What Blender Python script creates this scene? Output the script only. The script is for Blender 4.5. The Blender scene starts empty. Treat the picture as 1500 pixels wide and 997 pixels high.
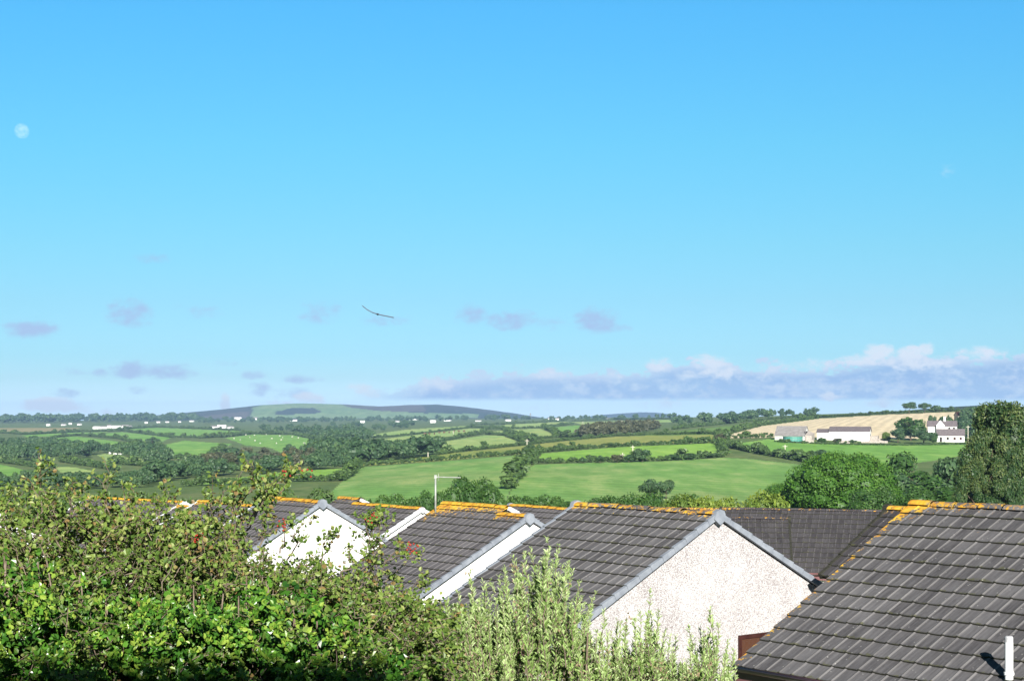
import bpy, math, random
import numpy as np
from mathutils import Vector, Matrix

S = bpy.context.scene
COL = S.collection
R = math.radians
F = 2300.0          # focal length in photo pixels
CX, HY = 750.0, 612.0   # optical axis column, eye-level row of the photo
H0 = 4.6            # eye height above the garden
EXPOSURE = 1.08
HAZE = 1.05e-4

def ray(px, py, Y):
    return np.array([(px - CX) / F * Y, Y, H0 - (py - HY) / F * Y])

# ------------------------------------------------------------------ helpers
def tag(o, label=None, cat=None, group=None, kind=None):
    if label: o['label'] = label
    if cat: o['category'] = cat
    if group: o['group'] = group
    if kind: o['kind'] = kind
    return o

def empty(name, loc, label=None, cat=None, group=None):
    o = bpy.data.objects.new(name, None)
    o.empty_display_size = .3
    COL.objects.link(o); o.location = tuple(float(c) for c in loc)
    return tag(o, label, cat, group)

def link(name, me, parent=None, loc=None):
    o = bpy.data.objects.new(name, me); COL.objects.link(o)
    if parent: o.parent = parent
    if loc is not None: o.location = tuple(float(c) for c in loc)
    return o

def np_mesh(name, V, Fc, mats, tint=None, mi=None, uv=None, smooth=False, attrs=None):
    """V (n,3); Fc (m,k) int array with constant k"""
    V = np.asarray(V, dtype=np.float32); Fc = np.asarray(Fc, dtype=np.int32)
    m, k = Fc.shape
    me = bpy.data.meshes.new(name)
    me.vertices.add(len(V)); me.vertices.foreach_set('co', V.ravel())
    me.loops.add(m * k); me.loops.foreach_set('vertex_index', Fc.ravel())
    me.polygons.add(m)
    me.polygons.foreach_set('loop_start', np.arange(0, m * k, k, dtype=np.int32))
    if mi is not None: me.polygons.foreach_set('material_index', np.asarray(mi, dtype=np.int32))
    me.polygons.foreach_set('use_smooth', np.full(m, smooth, dtype=bool))
    if uv is not None:
        l = me.uv_layers.new(name='UVMap')
        l.data.foreach_set('uv', np.asarray(uv, dtype=np.float32)[Fc.ravel()].ravel())
    at = dict(attrs or {})
    if tint is not None: at['tint'] = tint
    for nme, arr in at.items():
        a = me.attributes.new(nme, 'FLOAT', 'POINT')
        a.data.foreach_set('value', np.asarray(arr, dtype=np.float32))
    for mt in (mats if isinstance(mats, (list, tuple)) else [mats]): me.materials.append(mt)
    me.update(calc_edges=True); me.validate()
    return me

class MB:
    """collects boxes, tubes, prisms -> one mesh"""
    def __init__(s): s.v = []; s.f = []; s.mi = []
    def add(s, vs, fs, mi=0):
        b = len(s.v); s.v += [tuple(map(float, v)) for v in vs]
        for f in fs: s.f.append(tuple(b + i for i in f)); s.mi.append(mi)
    def hexa(s, p, mi=0):   # 8 points: bottom 4 ccw, top 4 ccw
        s.add(p, [(3, 2, 1, 0), (4, 5, 6, 7), (0, 1, 5, 4), (1, 2, 6, 5), (2, 3, 7, 6), (3, 0, 4, 7)], mi)
    def box(s, x0, x1, y0, y1, z0, z1, mi=0):
        s.hexa([(x0, y0, z0), (x1, y0, z0), (x1, y1, z0), (x0, y1, z0), (x0, y0, z1), (x1, y0, z1), (x1, y1, z1), (x0, y1, z1)], mi)
    def tube(s, pts, rad, n=6, mi=0, cap=True):
        pts = [Vector(p) for p in pts]
        if not isinstance(rad, (list, tuple)): rad = [rad] * len(pts)
        rings = []; prev = None
        for i, p in enumerate(pts):
            d = (pts[min(i + 1, len(pts) - 1)] - pts[max(i - 1, 0)]).normalized()
            a = d.orthogonal().normalized() if prev is None else (prev - d * prev.dot(d)).normalized()
            prev = a; b = d.cross(a)
            rings.append([p + (a * math.cos(2 * math.pi * j / n) + b * math.sin(2 * math.pi * j / n)) * rad[i] for j in range(n)])
        vs = [v for r in rings for v in r]; fs = []
        for i in range(len(rings) - 1):
            for j in range(n):
                fs.append((i * n + j, i * n + (j + 1) % n, (i + 1) * n + (j + 1) % n, (i + 1) * n + j))
        if cap: fs.append(tuple(range(n - 1, -1, -1))); fs.append(tuple((len(rings) - 1) * n + j for j in range(n)))
        s.add(vs, fs, mi)
    def ball(s, c, r, seg=8, ring=6, sc=(1, 1, 1), mi=0):
        vs = [(c[0], c[1], c[2] + r * sc[2])]
        for i in range(1, ring):
            t = math.pi * i / ring
            for j in range(seg):
                a = 2 * math.pi * j / seg
                vs.append((c[0] + r * sc[0] * math.sin(t) * math.cos(a), c[1] + r * sc[1] * math.sin(t) * math.sin(a), c[2] + r * sc[2] * math.cos(t)))
        vs.append((c[0], c[1], c[2] - r * sc[2])); fs = []
        for j in range(seg): fs.append((0, 1 + j, 1 + (j + 1) % seg))
        for i in range(ring - 2):
            for j in range(seg):
                a = 1 + i * seg + j; b = 1 + i * seg + (j + 1) % seg
                fs.append((a, a + seg, b + seg, b))
        L = len(vs) - 1
        for j in range(seg): fs.append((L, L - seg + (j + 1) % seg, L - seg + j))
        s.add(vs, fs, mi)
    def build(s, name, mats, parent=None, smooth=False, loc=None):
        me = bpy.data.meshes.new(name); me.from_pydata(s.v, [], s.f)
        for mt in (mats if isinstance(mats, (list, tuple)) else [mats]): me.materials.append(mt)
        me.polygons.foreach_set('material_index', s.mi)
        me.polygons.foreach_set('use_smooth', [smooth] * len(s.f))
        me.update()
        return link(name, me, parent, loc)

# ------------------------------------------------------------------ materials
def new_mat(name):
    m = bpy.data.materials.new(name); m.use_nodes = True
    nt = m.node_tree; nt.nodes.clear()
    out = nt.nodes.new('ShaderNodeOutputMaterial')
    return m, nt, out
def N(nt, typ, **kw):
    n = nt.nodes.new(typ)
    for k, v in kw.items(): setattr(n, k, v)
    return n
def setin(n, **kw):
    for k, v in kw.items(): n.inputs[k.replace('_', ' ')].default_value = v
def c4(c): return (c[0], c[1], c[2], 1.0)
def ramp(nt, fac, stops, interp='LINEAR'):
    r = N(nt, 'ShaderNodeValToRGB'); r.color_ramp.interpolation = interp
    e = r.color_ramp.elements
    while len(e) < len(stops): e.new(.5)
    for i, (p, c) in enumerate(stops): e[i].position = p; e[i].color = c4(c)
    nt.links.new(fac, r.inputs['Fac'])
    return r.outputs['Color']
def noise(nt, vec, scale, detail=4, rough=.55):
    n = N(nt, 'ShaderNodeTexNoise'); setin(n, Scale=scale, Detail=detail, Roughness=rough)
    if vec is not None: nt.links.new(vec, n.inputs['Vector'])
    return n.outputs['Fac']
def mathn(nt, op, a, b=None, c=None, clamp=False):
    n = N(nt, 'ShaderNodeMath', operation=op, use_clamp=clamp)
    for i, v in enumerate((a, b, c)):
        if v is None: continue
        if isinstance(v, (int, float)): n.inputs[i].default_value = v
        else: nt.links.new(v, n.inputs[i])
    return n.outputs[0]
def mixc(nt, fac, a, b, mode='MIX'):
    n = N(nt, 'ShaderNodeMix', data_type='RGBA', blend_type=mode)
    for i, v in ((0, fac), (6, a), (7, b)):
        if isinstance(v, (int, float)): n.inputs[i].default_value = v
        elif isinstance(v, tuple): n.inputs[i].default_value = c4(v)
        else: nt.links.new(v, n.inputs[i])
    return n.outputs[2]
def smooth(nt, x, a, b):
    n = N(nt, 'ShaderNodeMapRange', interpolation_type='SMOOTHSTEP')
    nt.links.new(x, n.inputs[0]); n.inputs[1].default_value = a; n.inputs[2].default_value = b
    return n.outputs[0]
def principled(nt, out, color, rough=.7, spec=.3, bump=None, bstr=.3, bdist=.01):
    p = N(nt, 'ShaderNodeBsdfPrincipled'); setin(p, Roughness=rough)
    p.inputs['Specular IOR Level'].default_value = spec
    if isinstance(color, tuple): p.inputs['Base Color'].default_value = c4(color)
    else: nt.links.new(color, p.inputs['Base Color'])
    if bump is not None:
        b = N(nt, 'ShaderNodeBump'); setin(b, Strength=bstr, Distance=bdist)
        nt.links.new(bump, b.inputs['Height']); nt.links.new(b.outputs[0], p.inputs['Normal'])
    nt.links.new(p.outputs[0], out.inputs['Surface'])
    return p
def mottled(name, a, b, scale, rough=.75, spec=.25, bstr=.2, bdist=.01, detail=5):
    m, nt, out = new_mat(name)
    tc = N(nt, 'ShaderNodeTexCoord')
    f = noise(nt, tc.outputs['Object'], scale, detail)
    c = ramp(nt, f, [(.3, a), (.7, b)])
    principled(nt, out, c, rough, spec, f, bstr, bdist)
    return m
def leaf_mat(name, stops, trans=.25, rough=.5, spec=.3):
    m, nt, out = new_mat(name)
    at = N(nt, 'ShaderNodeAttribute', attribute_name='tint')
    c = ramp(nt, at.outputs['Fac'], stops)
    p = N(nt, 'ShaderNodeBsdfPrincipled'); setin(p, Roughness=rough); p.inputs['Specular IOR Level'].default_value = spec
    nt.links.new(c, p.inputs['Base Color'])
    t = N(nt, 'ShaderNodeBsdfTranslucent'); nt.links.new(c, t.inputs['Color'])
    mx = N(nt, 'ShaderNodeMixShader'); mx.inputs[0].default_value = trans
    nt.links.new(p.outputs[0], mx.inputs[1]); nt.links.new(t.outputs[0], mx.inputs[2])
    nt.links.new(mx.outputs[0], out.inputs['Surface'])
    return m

def grass_mat(name, a, b, dry, scale=.02, dryamt=.5):
    """pasture: two greens plus dry patches, drill lines too faint to read far off"""
    m, nt, out = new_mat(name)
    g = N(nt, 'ShaderNodeNewGeometry')
    big = noise(nt, g.outputs['Position'], scale, 5, .6)
    mp = N(nt, 'ShaderNodeMapping'); nt.links.new(g.outputs['Position'], mp.inputs[0]); mp.inputs['Scale'].default_value = (1, .25, 1)
    mp.inputs['Rotation'].default_value = (0, 0, .5)
    fine = noise(nt, mp.outputs[0], scale * 14, 6, .7)
    c = ramp(nt, big, [(.35, a), (.65, b)])
    d = smooth(nt, mathn(nt, 'MULTIPLY_ADD', fine, .8, mathn(nt, 'MULTIPLY', big, .6)), .62, .9)
    c = mixc(nt, mathn(nt, 'MULTIPLY', d, dryamt), c, dry)
    k = mathn(nt, 'MULTIPLY_ADD', fine, 1.25, .38)
    wv = N(nt, 'ShaderNodeTexWave', wave_type='BANDS'); setin(wv, Scale=.055, Distortion=2.5, Detail=2.0); wv.inputs['Detail Scale'].default_value = .3
    mp2 = N(nt, 'ShaderNodeMapping'); nt.links.new(g.outputs['Position'], mp2.inputs[0]); mp2.inputs['Rotation'].default_value = (0, 0, (len(name) * 1.37) % 3.1); nt.links.new(mp2.outputs[0], wv.inputs['Vector'])
    k = mathn(nt, 'MULTIPLY', k, mathn(nt, 'MULTIPLY_ADD', wv.outputs['Fac'], .16, .92))
    c = mixc(nt, 1.0, c, N_rgb(nt, k), 'MULTIPLY')
    principled(nt, out, c, .9, .1)
    return m
def N_rgb(nt, v):
    n = N(nt, 'ShaderNodeCombineColor')
    for i in range(3): nt.links.new(v, n.inputs[i])
    return n.outputs[0]

M = {}
M['ground'] = grass_mat('ground_grass', (.10, .16, .045), (.13, .19, .06), (.19, .18, .08), .02)
M['lush'] = grass_mat('lush_pasture', (0.165, 0.343, 0.057), (0.195, 0.405, 0.077), (0.332, 0.373, 0.116), .012, .4)
M['lime'] = grass_mat('bright_pasture', (0.218, 0.412, 0.057), (0.254, 0.458, 0.077), (0.327, 0.397, 0.095), .012, .3)
M['mid'] = grass_mat('mixed_pasture', (.165, .335, .075), (.195, .345, .09), (.30, .34, .13), .011, .75)
M['pale'] = grass_mat('pale_pasture', (0.281, 0.427, 0.123), (0.330, 0.442, 0.138), (0.429, 0.427, 0.152), .008, .5)
M['olive'] = grass_mat('olive_pasture', (0.248, 0.305, 0.068), (0.297, 0.336, 0.083), (0.363, 0.305, 0.097), .010, .5)
M['dark'] = grass_mat('dark_pasture', (0.114, 0.224, 0.044), (0.152, 0.273, 0.053), (0.228, 0.256, 0.072), .01, .4)
M['tan'] = grass_mat('stubble', (.70, .58, .38), (.76, .64, .43), (.64, .52, .33), .02, .5)
M['fawn'] = grass_mat('dry_field', (.30, .27, .12), (.34, .29, .14), (.26, .25, .1), .01, .5)
M['heath'] = grass_mat('heath', (.035, .06, .03), (.055, .07, .045), (.08, .06, .06), .004, .4)
M['brownheath'] = grass_mat('heather', (.10, .085, .07), (.12, .10, .085), (.10, .12, .06), .004, .4)
M['hillgreen'] = grass_mat('hill_pasture', (0.163, 0.275, 0.100), (0.200, 0.300, 0.112), (0.250, 0.300, 0.125), .003, .4)

M['bark'] = mottled('bark', (.06, .045, .03), (.13, .10, .075), 9, .9, .1, .5, .02)
M['twig'] = mottled('twig_bark', (.10, .075, .055), (.22, .18, .14), 30, .85, .15)
M['white_paint'] = mottled('white_paint', (.72, .72, .70), (.82, .82, .80), 1.2, .7, .2)
M['white_plastic'] = mottled('white_plastic', (.74, .76, .78), (.84, .85, .86), 6, .35, .4, .05)
M['grey_plastic'] = mottled('grey_plastic', (.35, .36, .38), (.5, .5, .52), 20, .5, .3, .1)
M['verge'] = mottled('grey_verge', (.15, .17, .205), (.25, .275, .315), 5, .7, .25, .3)
M['whiteverge'] = mottled('pale_verge', (.6, .62, .65), (.75, .76, .78), 5, .7, .25, .3)
M['brown'] = mottled('brown_plastic', (.12, .055, .060), (.17, .08, .085), 3, .35, .45, .05)
M['brownwood'] = mottled('brown_timber', (.03, .010, .009), (.05, .018, .014), 8, .5, .3, .2)
M['curtain'] = mottled('window_blind', (.30, .13, .07), (.42, .20, .12), 4, .8, .1)
M['steel'] = mottled('pale_metal', (.20, .22, .20), (.32, .34, .32), 12, .45, .5, .05)
M['barn_roof'] = mottled('barn_sheeting', (.17, .16, .155), (.25, .24, .235), .9, .8, .2)
M['slate'] = mottled('dark_slate', (.10, .085, .09), (.17, .145, .15), 1.5, .7, .3)
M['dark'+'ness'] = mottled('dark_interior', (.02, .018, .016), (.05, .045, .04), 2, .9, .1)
M['tank'] = mottled('green_enamel', (.05, .20, .17), (.07, .27, .22), 1.5, .4, .4, .05)
M['stone'] = mottled('grey_stone', (.25, .22, .2), (.42, .38, .34), 2, .85, .2)
M['wool'] = mottled('wool', (.45, .44, .38), (.6, .58, .52), 6, .95, .05)
M['hide'] = mottled('cattle_hide', (.08, .04, .02), (.2, .12, .07), 2, .8, .15)
M['pole'] = mottled('weathered_pole', (.42, .39, .33), (.58, .54, .46), 6, .85, .15)
M['streak_mat'] = mottled('streak_grey', (.07, .075, .10), (.13, .13, .17), 30, .7, .2)

def dash_mat(name, lo, hi, speck):
    """pebbledash render: pale stones in white paint, pinkish grey specks showing through"""
    m, nt, out = new_mat(name)
    tc = N(nt, 'ShaderNodeTexCoord')
    v = N(nt, 'ShaderNodeTexVoronoi'); setin(v, Scale=80.0); nt.links.new(tc.outputs['Object'], v.inputs['Vector'])
    wn = N(nt, 'ShaderNodeTexWhiteNoise'); nt.links.new(v.outputs['Position'], wn.inputs['Vector'])
    patch = noise(nt, tc.outputs['Object'], 1.1, 4)
    t = mathn(nt, 'ADD', wn.outputs['Value'], mathn(nt, 'MULTIPLY', mathn(nt, 'SUBTRACT', patch, .47), 1.0))
    c = ramp(nt, t, [(.52, hi), (.68, lo), (.95, speck)])
    principled(nt, out, c, .9, .1, v.outputs['Distance'], .6, .012)
    return m
M['dash'] = dash_mat('pebbledash', (.35, .333, .338), (.49, .488, .492), (.23, .20, .203))
M['dashwhite'] = dash_mat('white_render', (.70, .69, .69), (.80, .80, .80), (.62, .6, .6))

def tile_mat(name, lo, hi, stripe):
    m, nt, out = new_mat(name)
    uv = N(nt, 'ShaderNodeUVMap'); sp = N(nt, 'ShaderNodeSeparateXYZ'); nt.links.new(uv.outputs[0], sp.inputs[0])
    u, v = sp.outputs[0], sp.outputs[1]
    cell = N(nt, 'ShaderNodeCombineXYZ')
    nt.links.new(mathn(nt, 'FLOOR', u), cell.inputs[0]); nt.links.new(mathn(nt, 'FLOOR', v), cell.inputs[1])
    wn = N(nt, 'ShaderNodeTexWhiteNoise'); nt.links.new(cell.outputs[0], wn.inputs['Vector'])
    tc = N(nt, 'ShaderNodeTexCoord')
    big = noise(nt, tc.outputs['Object'], 1.1, 4)
    fine = noise(nt, tc.outputs['Object'], 22, 5, .7)
    # streaks running down each tile
    st = N(nt, 'ShaderNodeCombineXYZ'); nt.links.new(mathn(nt, 'MULTIPLY', u, 5.0), st.inputs[0]); nt.links.new(mathn(nt, 'MULTIPLY', v, .7), st.inputs[1])
    streak = noise(nt, st.outputs[0], 1.0, 3)
    t = mathn(nt, 'MULTIPLY_ADD', wn.outputs['Value'], .24, mathn(nt, 'MULTIPLY_ADD', big, .45, .04))
    t = mathn(nt, 'ADD', t, mathn(nt, 'MULTIPLY_ADD', streak, .75, -.30))
    t = mathn(nt, 'ADD', t, mathn(nt, 'MULTIPLY_ADD', fine, .3, -.12))
    c = ramp(nt, t, [(.2, lo), (.8, hi)])
    # the worn pale edge of each side lap
    fu = mathn(nt, 'FRACT', u)
    edge = mathn(nt, 'SUBTRACT', 1.0, smooth(nt, mathn(nt, 'ABSOLUTE', mathn(nt, 'SUBTRACT', fu, .12)), .03, .12))
    edge = mathn(nt, 'MULTIPLY', edge, mathn(nt, 'MULTIPLY_ADD', streak, 1.1, -.05), clamp=True)
    c = mixc(nt, mathn(nt, 'MULTIPLY', edge, .8), c, stripe)
    # dark algae along the lower edge of a course
    fv = mathn(nt, 'FRACT', v)
    low = smooth(nt, fv, .90, .99)
    c = mixc(nt, mathn(nt, 'MULTIPLY', low, .55), c, (.035, .036, .03))
    # tufts of moss lodged under the laps
    mo = smooth(nt, mathn(nt, 'ADD', noise(nt, tc.outputs['Object'], 5.5, 5, .7), mathn(nt, 'MULTIPLY', smooth(nt, fv, .72, 1.0), .16)), .66, .74)
    c = mixc(nt, mathn(nt, 'MULTIPLY', mo, .7), c, (.075, .078, .035))
    # pale dust spots
    sv = N(nt, 'ShaderNodeTexVoronoi'); setin(sv, Scale=9.0); nt.links.new(tc.outputs['Object'], sv.inputs['Vector'])
    c = mixc(nt, mathn(nt, 'MULTIPLY', mathn(nt, 'LESS_THAN', sv.outputs['Distance'], .09), .35), c, (.5, .5, .48))
    # lichen
    la = N(nt, 'ShaderNodeAttribute', attribute_name='lichen')
    ln = noise(nt, tc.outputs['Object'], 11, 6, .75)
    lf = mathn(nt, 'ADD', mathn(nt, 'MULTIPLY_ADD', ln, 2.4, -1.2), la.outputs['Fac'])
    lm = smooth(nt, lf, .48, .66)
    lcol = ramp(nt, noise(nt, tc.outputs['Object'], 6.5, 4), [(.3, (.26, .13, .03)), (.45, (.50, .25, .03)), (.58, (.62, .38, .035)), (.75, (.42, .32, .11))])
    c = mixc(nt, lm, c, lcol)
    principled(nt, out, c, .82, .22, fine, .35, .006)
    return m
M['tile'] = tile_mat('grey_tile', (.044, .041, .046), (.132, .127, .134), (.23, .22, .218))
M['tileB'] = tile_mat('worn_tile', (.044, .042, .046), (.142, .139, .145), (.26, .25, .245))
M['tileF'] = tile_mat('dark_tile', (.026, .024, .028), (.072, .068, .074), (.11, .105, .107))
M['tile_edge'] = mottled('tile_edge', (.022, .023, .018), (.05, .05, .04), 14, .9, .1)

def lm(name, d, m, l, **k): M[name] = leaf_mat(name, [(0, d), (.5, m), (1, l)], **k)
lm('leaf_far', (0.034, 0.073, 0.032), (0.053, 0.103, 0.041), (0.081, 0.138, 0.049), trans=.1)
lm('leaf_brown', (0.047, 0.057, 0.032), (0.074, 0.081, 0.043), (0.101, 0.108, 0.051), trans=.1)
lm('leaf_mid', (.025, .065, .015), (.045, .105, .022), (.075, .145, .03), trans=.15)
lm('leaf_bright', (.035, .095, .014), (.06, .15, .02), (.10, .20, .03), trans=.2)
lm('leaf_yellow', (.05, .09, .015), (.11, .17, .025), (.20, .26, .04), trans=.2)
lm('leaf_dark', (.018, .048, .014), (.036, .076, .022), (.10, .130, .038), trans=.1)
lm('leaf_hedge', (0.039, 0.073, 0.024), (0.062, 0.114, 0.032), (0.093, 0.154, 0.041), trans=.1)
M['leaf_thorn'] = leaf_mat('leaf_thorn', [(0, (.03, .075, .012)), (.4, (.075, .14, .024)), (.75, (.17, .25, .05)), (.95, (.30, .33, .11)), (1, (.23, .16, .06))], trans=.3, rough=.45, spec=.35)
M['leaf_ivy'] = leaf_mat('leaf_ivy', [(0, (.014, .055, .008)), (.5, (.04, .125, .014)), (.85, (.085, .21, .022)), (1, (.24, .34, .05))], trans=.2, rough=.32, spec=.5)
M['leaf_silver'] = leaf_mat('leaf_silver', [(0, (.08, .15, .025)), (.35, (.22, .33, .09)), (.7, (.37, .49, .20)), (.93, (.54, .63, .36)), (1, (.26, .20, .12))], trans=.2, rough=.5, spec=.3)
M['berry'] = mottled('red_berry', (.22, .015, .01), (.34, .03, .016), 40, .35, .4, .02)

# ------------------------------------------------------------------ terrain
CTRL = {
 -300: [(735, 240), (690, 520), (665, 850), (640, 1400), (625, 2200), (617, 3400)],
 0:    [(735, 240), (705, 380), (690, 520), (665, 850), (640, 1400), (625, 2200), (616, 3500)],
 375:  [(735, 240), (715, 300), (700, 380), (690, 480), (665, 800), (645, 1200), (630, 1900), (615, 3500)],
 560:  [(735, 240), (700, 330), (690, 400), (672, 560), (660, 750), (645, 1100), (632, 1600), (613, 3600)],
 750:  [(735, 240), (700, 310), (672, 430), (660, 560), (645, 850), (632, 1250), (622, 1850), (613, 3500)],
 950:  [(735, 240), (700, 310), (672, 420), (650, 540), (640, 680), (632, 900), (622, 1400), (611, 2600)],
 1100: [(735, 240), (700, 310), (672, 420), (650, 540), (640, 620), (628, 800), (618, 1100), (610, 1600)],
 1200: [(735, 240), (700, 310), (675, 430), (650, 570), (640, 620), (614, 900), (606, 1200)],
 1300: [(735, 240), (700, 310), (675, 430), (650, 580), (640, 620), (608, 880), (603, 1000)],
 1450: [(735, 240), (690, 330), (665, 470), (650, 580), (640, 620), (604, 850), (599, 950)],
 1800: [(735, 240), (690, 330), (665, 470), (650, 580), (640, 620), (604, 850), (597, 950)],
}
SKY = [(-300, 617), (0, 616), (375, 614.5), (560, 613), (750, 612.7), (950, 611), (1050, 610.5), (1100, 610), (1200, 606.5), (1300, 603.5), (1450, 599.5), (1800, 598)]
GX = np.arange(-400, 1901, 25.0); GY = np.arange(585, 751, 1.0)
def _table():
    cols = sorted(CTRL); T = np.zeros((len(cols), len(GY)))
    for i, c in enumerate(cols):
        pts = sorted(CTRL[c]); py = np.array([p[0] for p in pts], float); ly = np.log([p[1] for p in pts])
        t = np.interp(GY, py, ly)
        s0 = (ly[1] - ly[0]) / (py[1] - py[0]); s1 = (ly[-1] - ly[-2]) / (py[-1] - py[-2])
        t = np.where(GY < py[0], ly[0] + (GY - py[0]) * max(s0, -.12), t)
        t = np.where(GY > py[-1], ly[-1] + (GY - py[-1]) * s1, t)
        k = 9; ker = np.ones(k) / k
        tp = np.concatenate([t[0] - np.arange(k // 2, 0, -1) * (t[1] - t[0]), t, t[-1] + np.arange(1, k // 2 + 1) * (t[-1] - t[-2])])
        T[i] = np.convolve(tp, ker, 'valid')
    out = np.zeros((len(GX), len(GY)))
    for j in range(len(GY)): out[:, j] = np.interp(GX, cols, T[:, j])
    k = 5; pad = np.concatenate([np.repeat(out[:1], k // 2, 0), out, np.repeat(out[-1:], k // 2, 0)])
    return sum(pad[i:i + len(GX)] for i in range(k)) / k
TAB = _table()
def sky(px): return np.interp(px, [p[0] for p in SKY], [p[1] for p in SKY])
NEARZ = [(0, -4.6), (14, -5.2), (28, -6.1), (46, -6.9), (62, -7.9), (100, -9.5), (160, -11.3), (240, -12.84)]
def Yof(px, py):
    px = np.asarray(px, float); py = np.asarray(py, float)
    gx = np.clip((px - GX[0]) / 25, 0, len(GX) - 1.001); gy = np.clip(py - GY[0], 0, len(GY) - 1.001)
    i = gx.astype(int); j = gy.astype(int); a = gx - i; b = gy - j
    l = (TAB[i, j] * (1 - a) * (1 - b) + TAB[i + 1, j] * a * (1 - b) + TAB[i, j + 1] * (1 - a) * b + TAB[i + 1, j + 1] * a * b)
    return np.exp(l)
def T(px, py):
    py = max(float(py), float(sky(px)) + .02); Y = float(Yof(px, py))
    return np.array([(px - CX) / F * Y, Y, H0 - (py - HY) / F * Y])
def ground_near(Y): return H0 + float(np.interp(Y, [p[0] for p in NEARZ], [p[1] for p in NEARZ]))
def inpoly(px, py, poly):
    r = np.zeros(px.shape, bool); n = len(poly)
    for i in range(n):
        x0, y0 = poly[i]; x1, y1 = poly[(i + 1) % n]
        if y0 == y1: continue
        c = ((y0 > py) != (y1 > py)) & (px < (x1 - x0) * (py - y0) / (y1 - y0) + x0)
        r ^= c
    return r

FIELDS = [  # name, material, label, outline traced on the hillside
 ('pasture', 'mid', 'wide green pasture just beyond the roofs, a hedge of separate bushes along its top', [(783, 680), (900, 676.5), (967, 675.5), (1060, 670), (1100, 672), (1180, 681), (1215, 700), (1230, 735), (742, 735), (752, 710), (768, 690)]),
 ('pasture', 'lime', 'bright green strip field above the row of hedge bushes', [(792, 664), (887, 656), (927, 653), (1053, 648.5), (1058, 664), (1000, 668), (930, 672), (790, 676)]),
 ('pasture', 'olive', 'long olive strip field crossing the middle of the valley side', [(527, 679), (600, 672), (666, 663), (770, 652), (825, 646), (900, 639.5), (967, 637), (1045, 636), (1050, 647.5), (930, 651), (880, 655), (817, 658), (770, 664), (640, 675), (530, 682)]),
 ('pasture', 'mid', 'large mottled pasture behind the television aerial', [(527, 684), (640, 676), (768, 666), (781, 674), (766, 690), (750, 710), (740, 735), (470, 735), (500, 706)]),
 ('pasture', 'lime', 'narrow bright green field bounded by a dark hedge beside the mottled pasture', [(265, 704.5), (350, 699), (430, 690), (515, 685), (506, 700), (430, 702), (350, 707), (270, 710)]),
 ('pasture', 'lush', 'green field in front of the farm barns', [(1068, 651), (1130, 642), (1190, 647), (1240, 650), (1320, 651), (1440, 650), (1440, 662), (1370, 674), (1290, 684), (1225, 678), (1190, 677), (1140, 668), (1085, 655)]),
 ('stubble_field', 'tan', 'pale tan stubble field rising behind the farm', [(1065, 641), (1075, 634.5), (1115, 624), (1200, 613), (1300, 607), (1422, 602), (1422, 612), (1380, 628), (1345, 642), (1285, 642), (1210, 640), (1130, 640), (1100, 641)]),
 ('pasture', 'dark', 'dark green field left of the stubble field', [(930, 638), (1005, 630), (1110, 619), (1180, 611), (1200, 612.5), (1110, 624), (1070, 634), (1060, 640), (1047, 636)]),
 ('pasture', 'pale', 'pale green field at the edge of the centre wood', [(531, 638), (594, 629), (682, 623.5), (685, 625.5), (590, 637), (535, 641)]),
 ('pasture', 'pale', 'pale field with cattle standing in a row', [(543, 645.5), (590, 639), (690, 627), (708, 627.5), (706, 634), (640, 646), (575, 649)]),
 ('pasture', 'pale', 'pale field under the winding hedge', [(617, 651), (640, 648), (712, 637), (735, 638), (765, 647), (670, 662), (640, 660)]),
 ('pasture', 'pale', 'pale field in the crook of the winding hedge', [(722, 632), (740, 629), (795, 627.5), (818, 639), (780, 643), (745, 635)]),
 ('pasture', 'lush', 'small field beside the dark rounded copse', [(806, 626), (850, 622.5), (860, 628), (848, 634), (820, 631)]),
 ('pasture', 'pale', 'distant field below the white hilltop barn', [(735, 622), (830, 617), (838, 621), (790, 626), (738, 627.5)]),
 ('pasture', 'pale', 'distant thin field left of the rounded far hill', [(838, 618), (980, 614.5), (985, 618), (900, 621), (850, 621)]),
 ('pasture', 'lush', 'rounded bright field below the village on the left', [(232, 653), (270, 645), (340, 650), (325, 658), (308, 670), (248, 671)]),
 ('pasture', 'lush', 'long green field beneath the white village houses', [(180, 628.5), (230, 626), (350, 631), (345, 636), (290, 641), (255, 637)]),
 ('pasture', 'lush', 'green field dotted with white sheep', [(330, 641), (370, 636), (430, 637), (485, 650), (478, 660), (415, 664), (395, 655), (360, 652)]),
 ('pasture', 'lush', 'strip field left of the lone round tree', [(117, 637), (180, 632.5), (250, 640.5), (235, 648), (170, 641)]),
 ('pasture', 'lush', 'sloping strip field above the big left wood', [(78, 641.5), (110, 638.5), (205, 650.5), (190, 655), (130, 650)]),
 ('pasture', 'lush', 'thin green strip at the far left under the tan fields', [(32, 637), (100, 633.5), (160, 632.5), (110, 637), (40, 640)]),
 ('pasture', 'pale', 'small pale field with white caravans by the left wood', [(139, 664), (165, 665), (225, 675), (215, 682), (160, 677)]),
 ('pasture', 'lime', 'small sunlit glade below the left wood', [(90, 674), (135, 673), (178, 683), (170, 688), (140, 683)]),
 ('pasture', 'pale', 'thin pale glade behind the topmost hawthorn twigs', [(78, 683), (110, 684), (142, 691), (90, 692)]),
 ('pasture', 'pale', 'thin pale field at the left border of the photo', [(-60, 662), (0, 665), (28, 669), (0, 672), (-60, 672)]),
 ('pasture', 'lush', 'sloping green field low at the left border', [(-60, 678), (0, 680), (20, 684), (72, 697), (50, 700), (0, 696), (-60, 690)]),
 ('stubble_field', 'fawn', 'dry fawn field on the far left skyline', [(-60, 627), (0, 626.5), (120, 626.5), (95, 632), (0, 633), (-60, 633)]),
]

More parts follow.
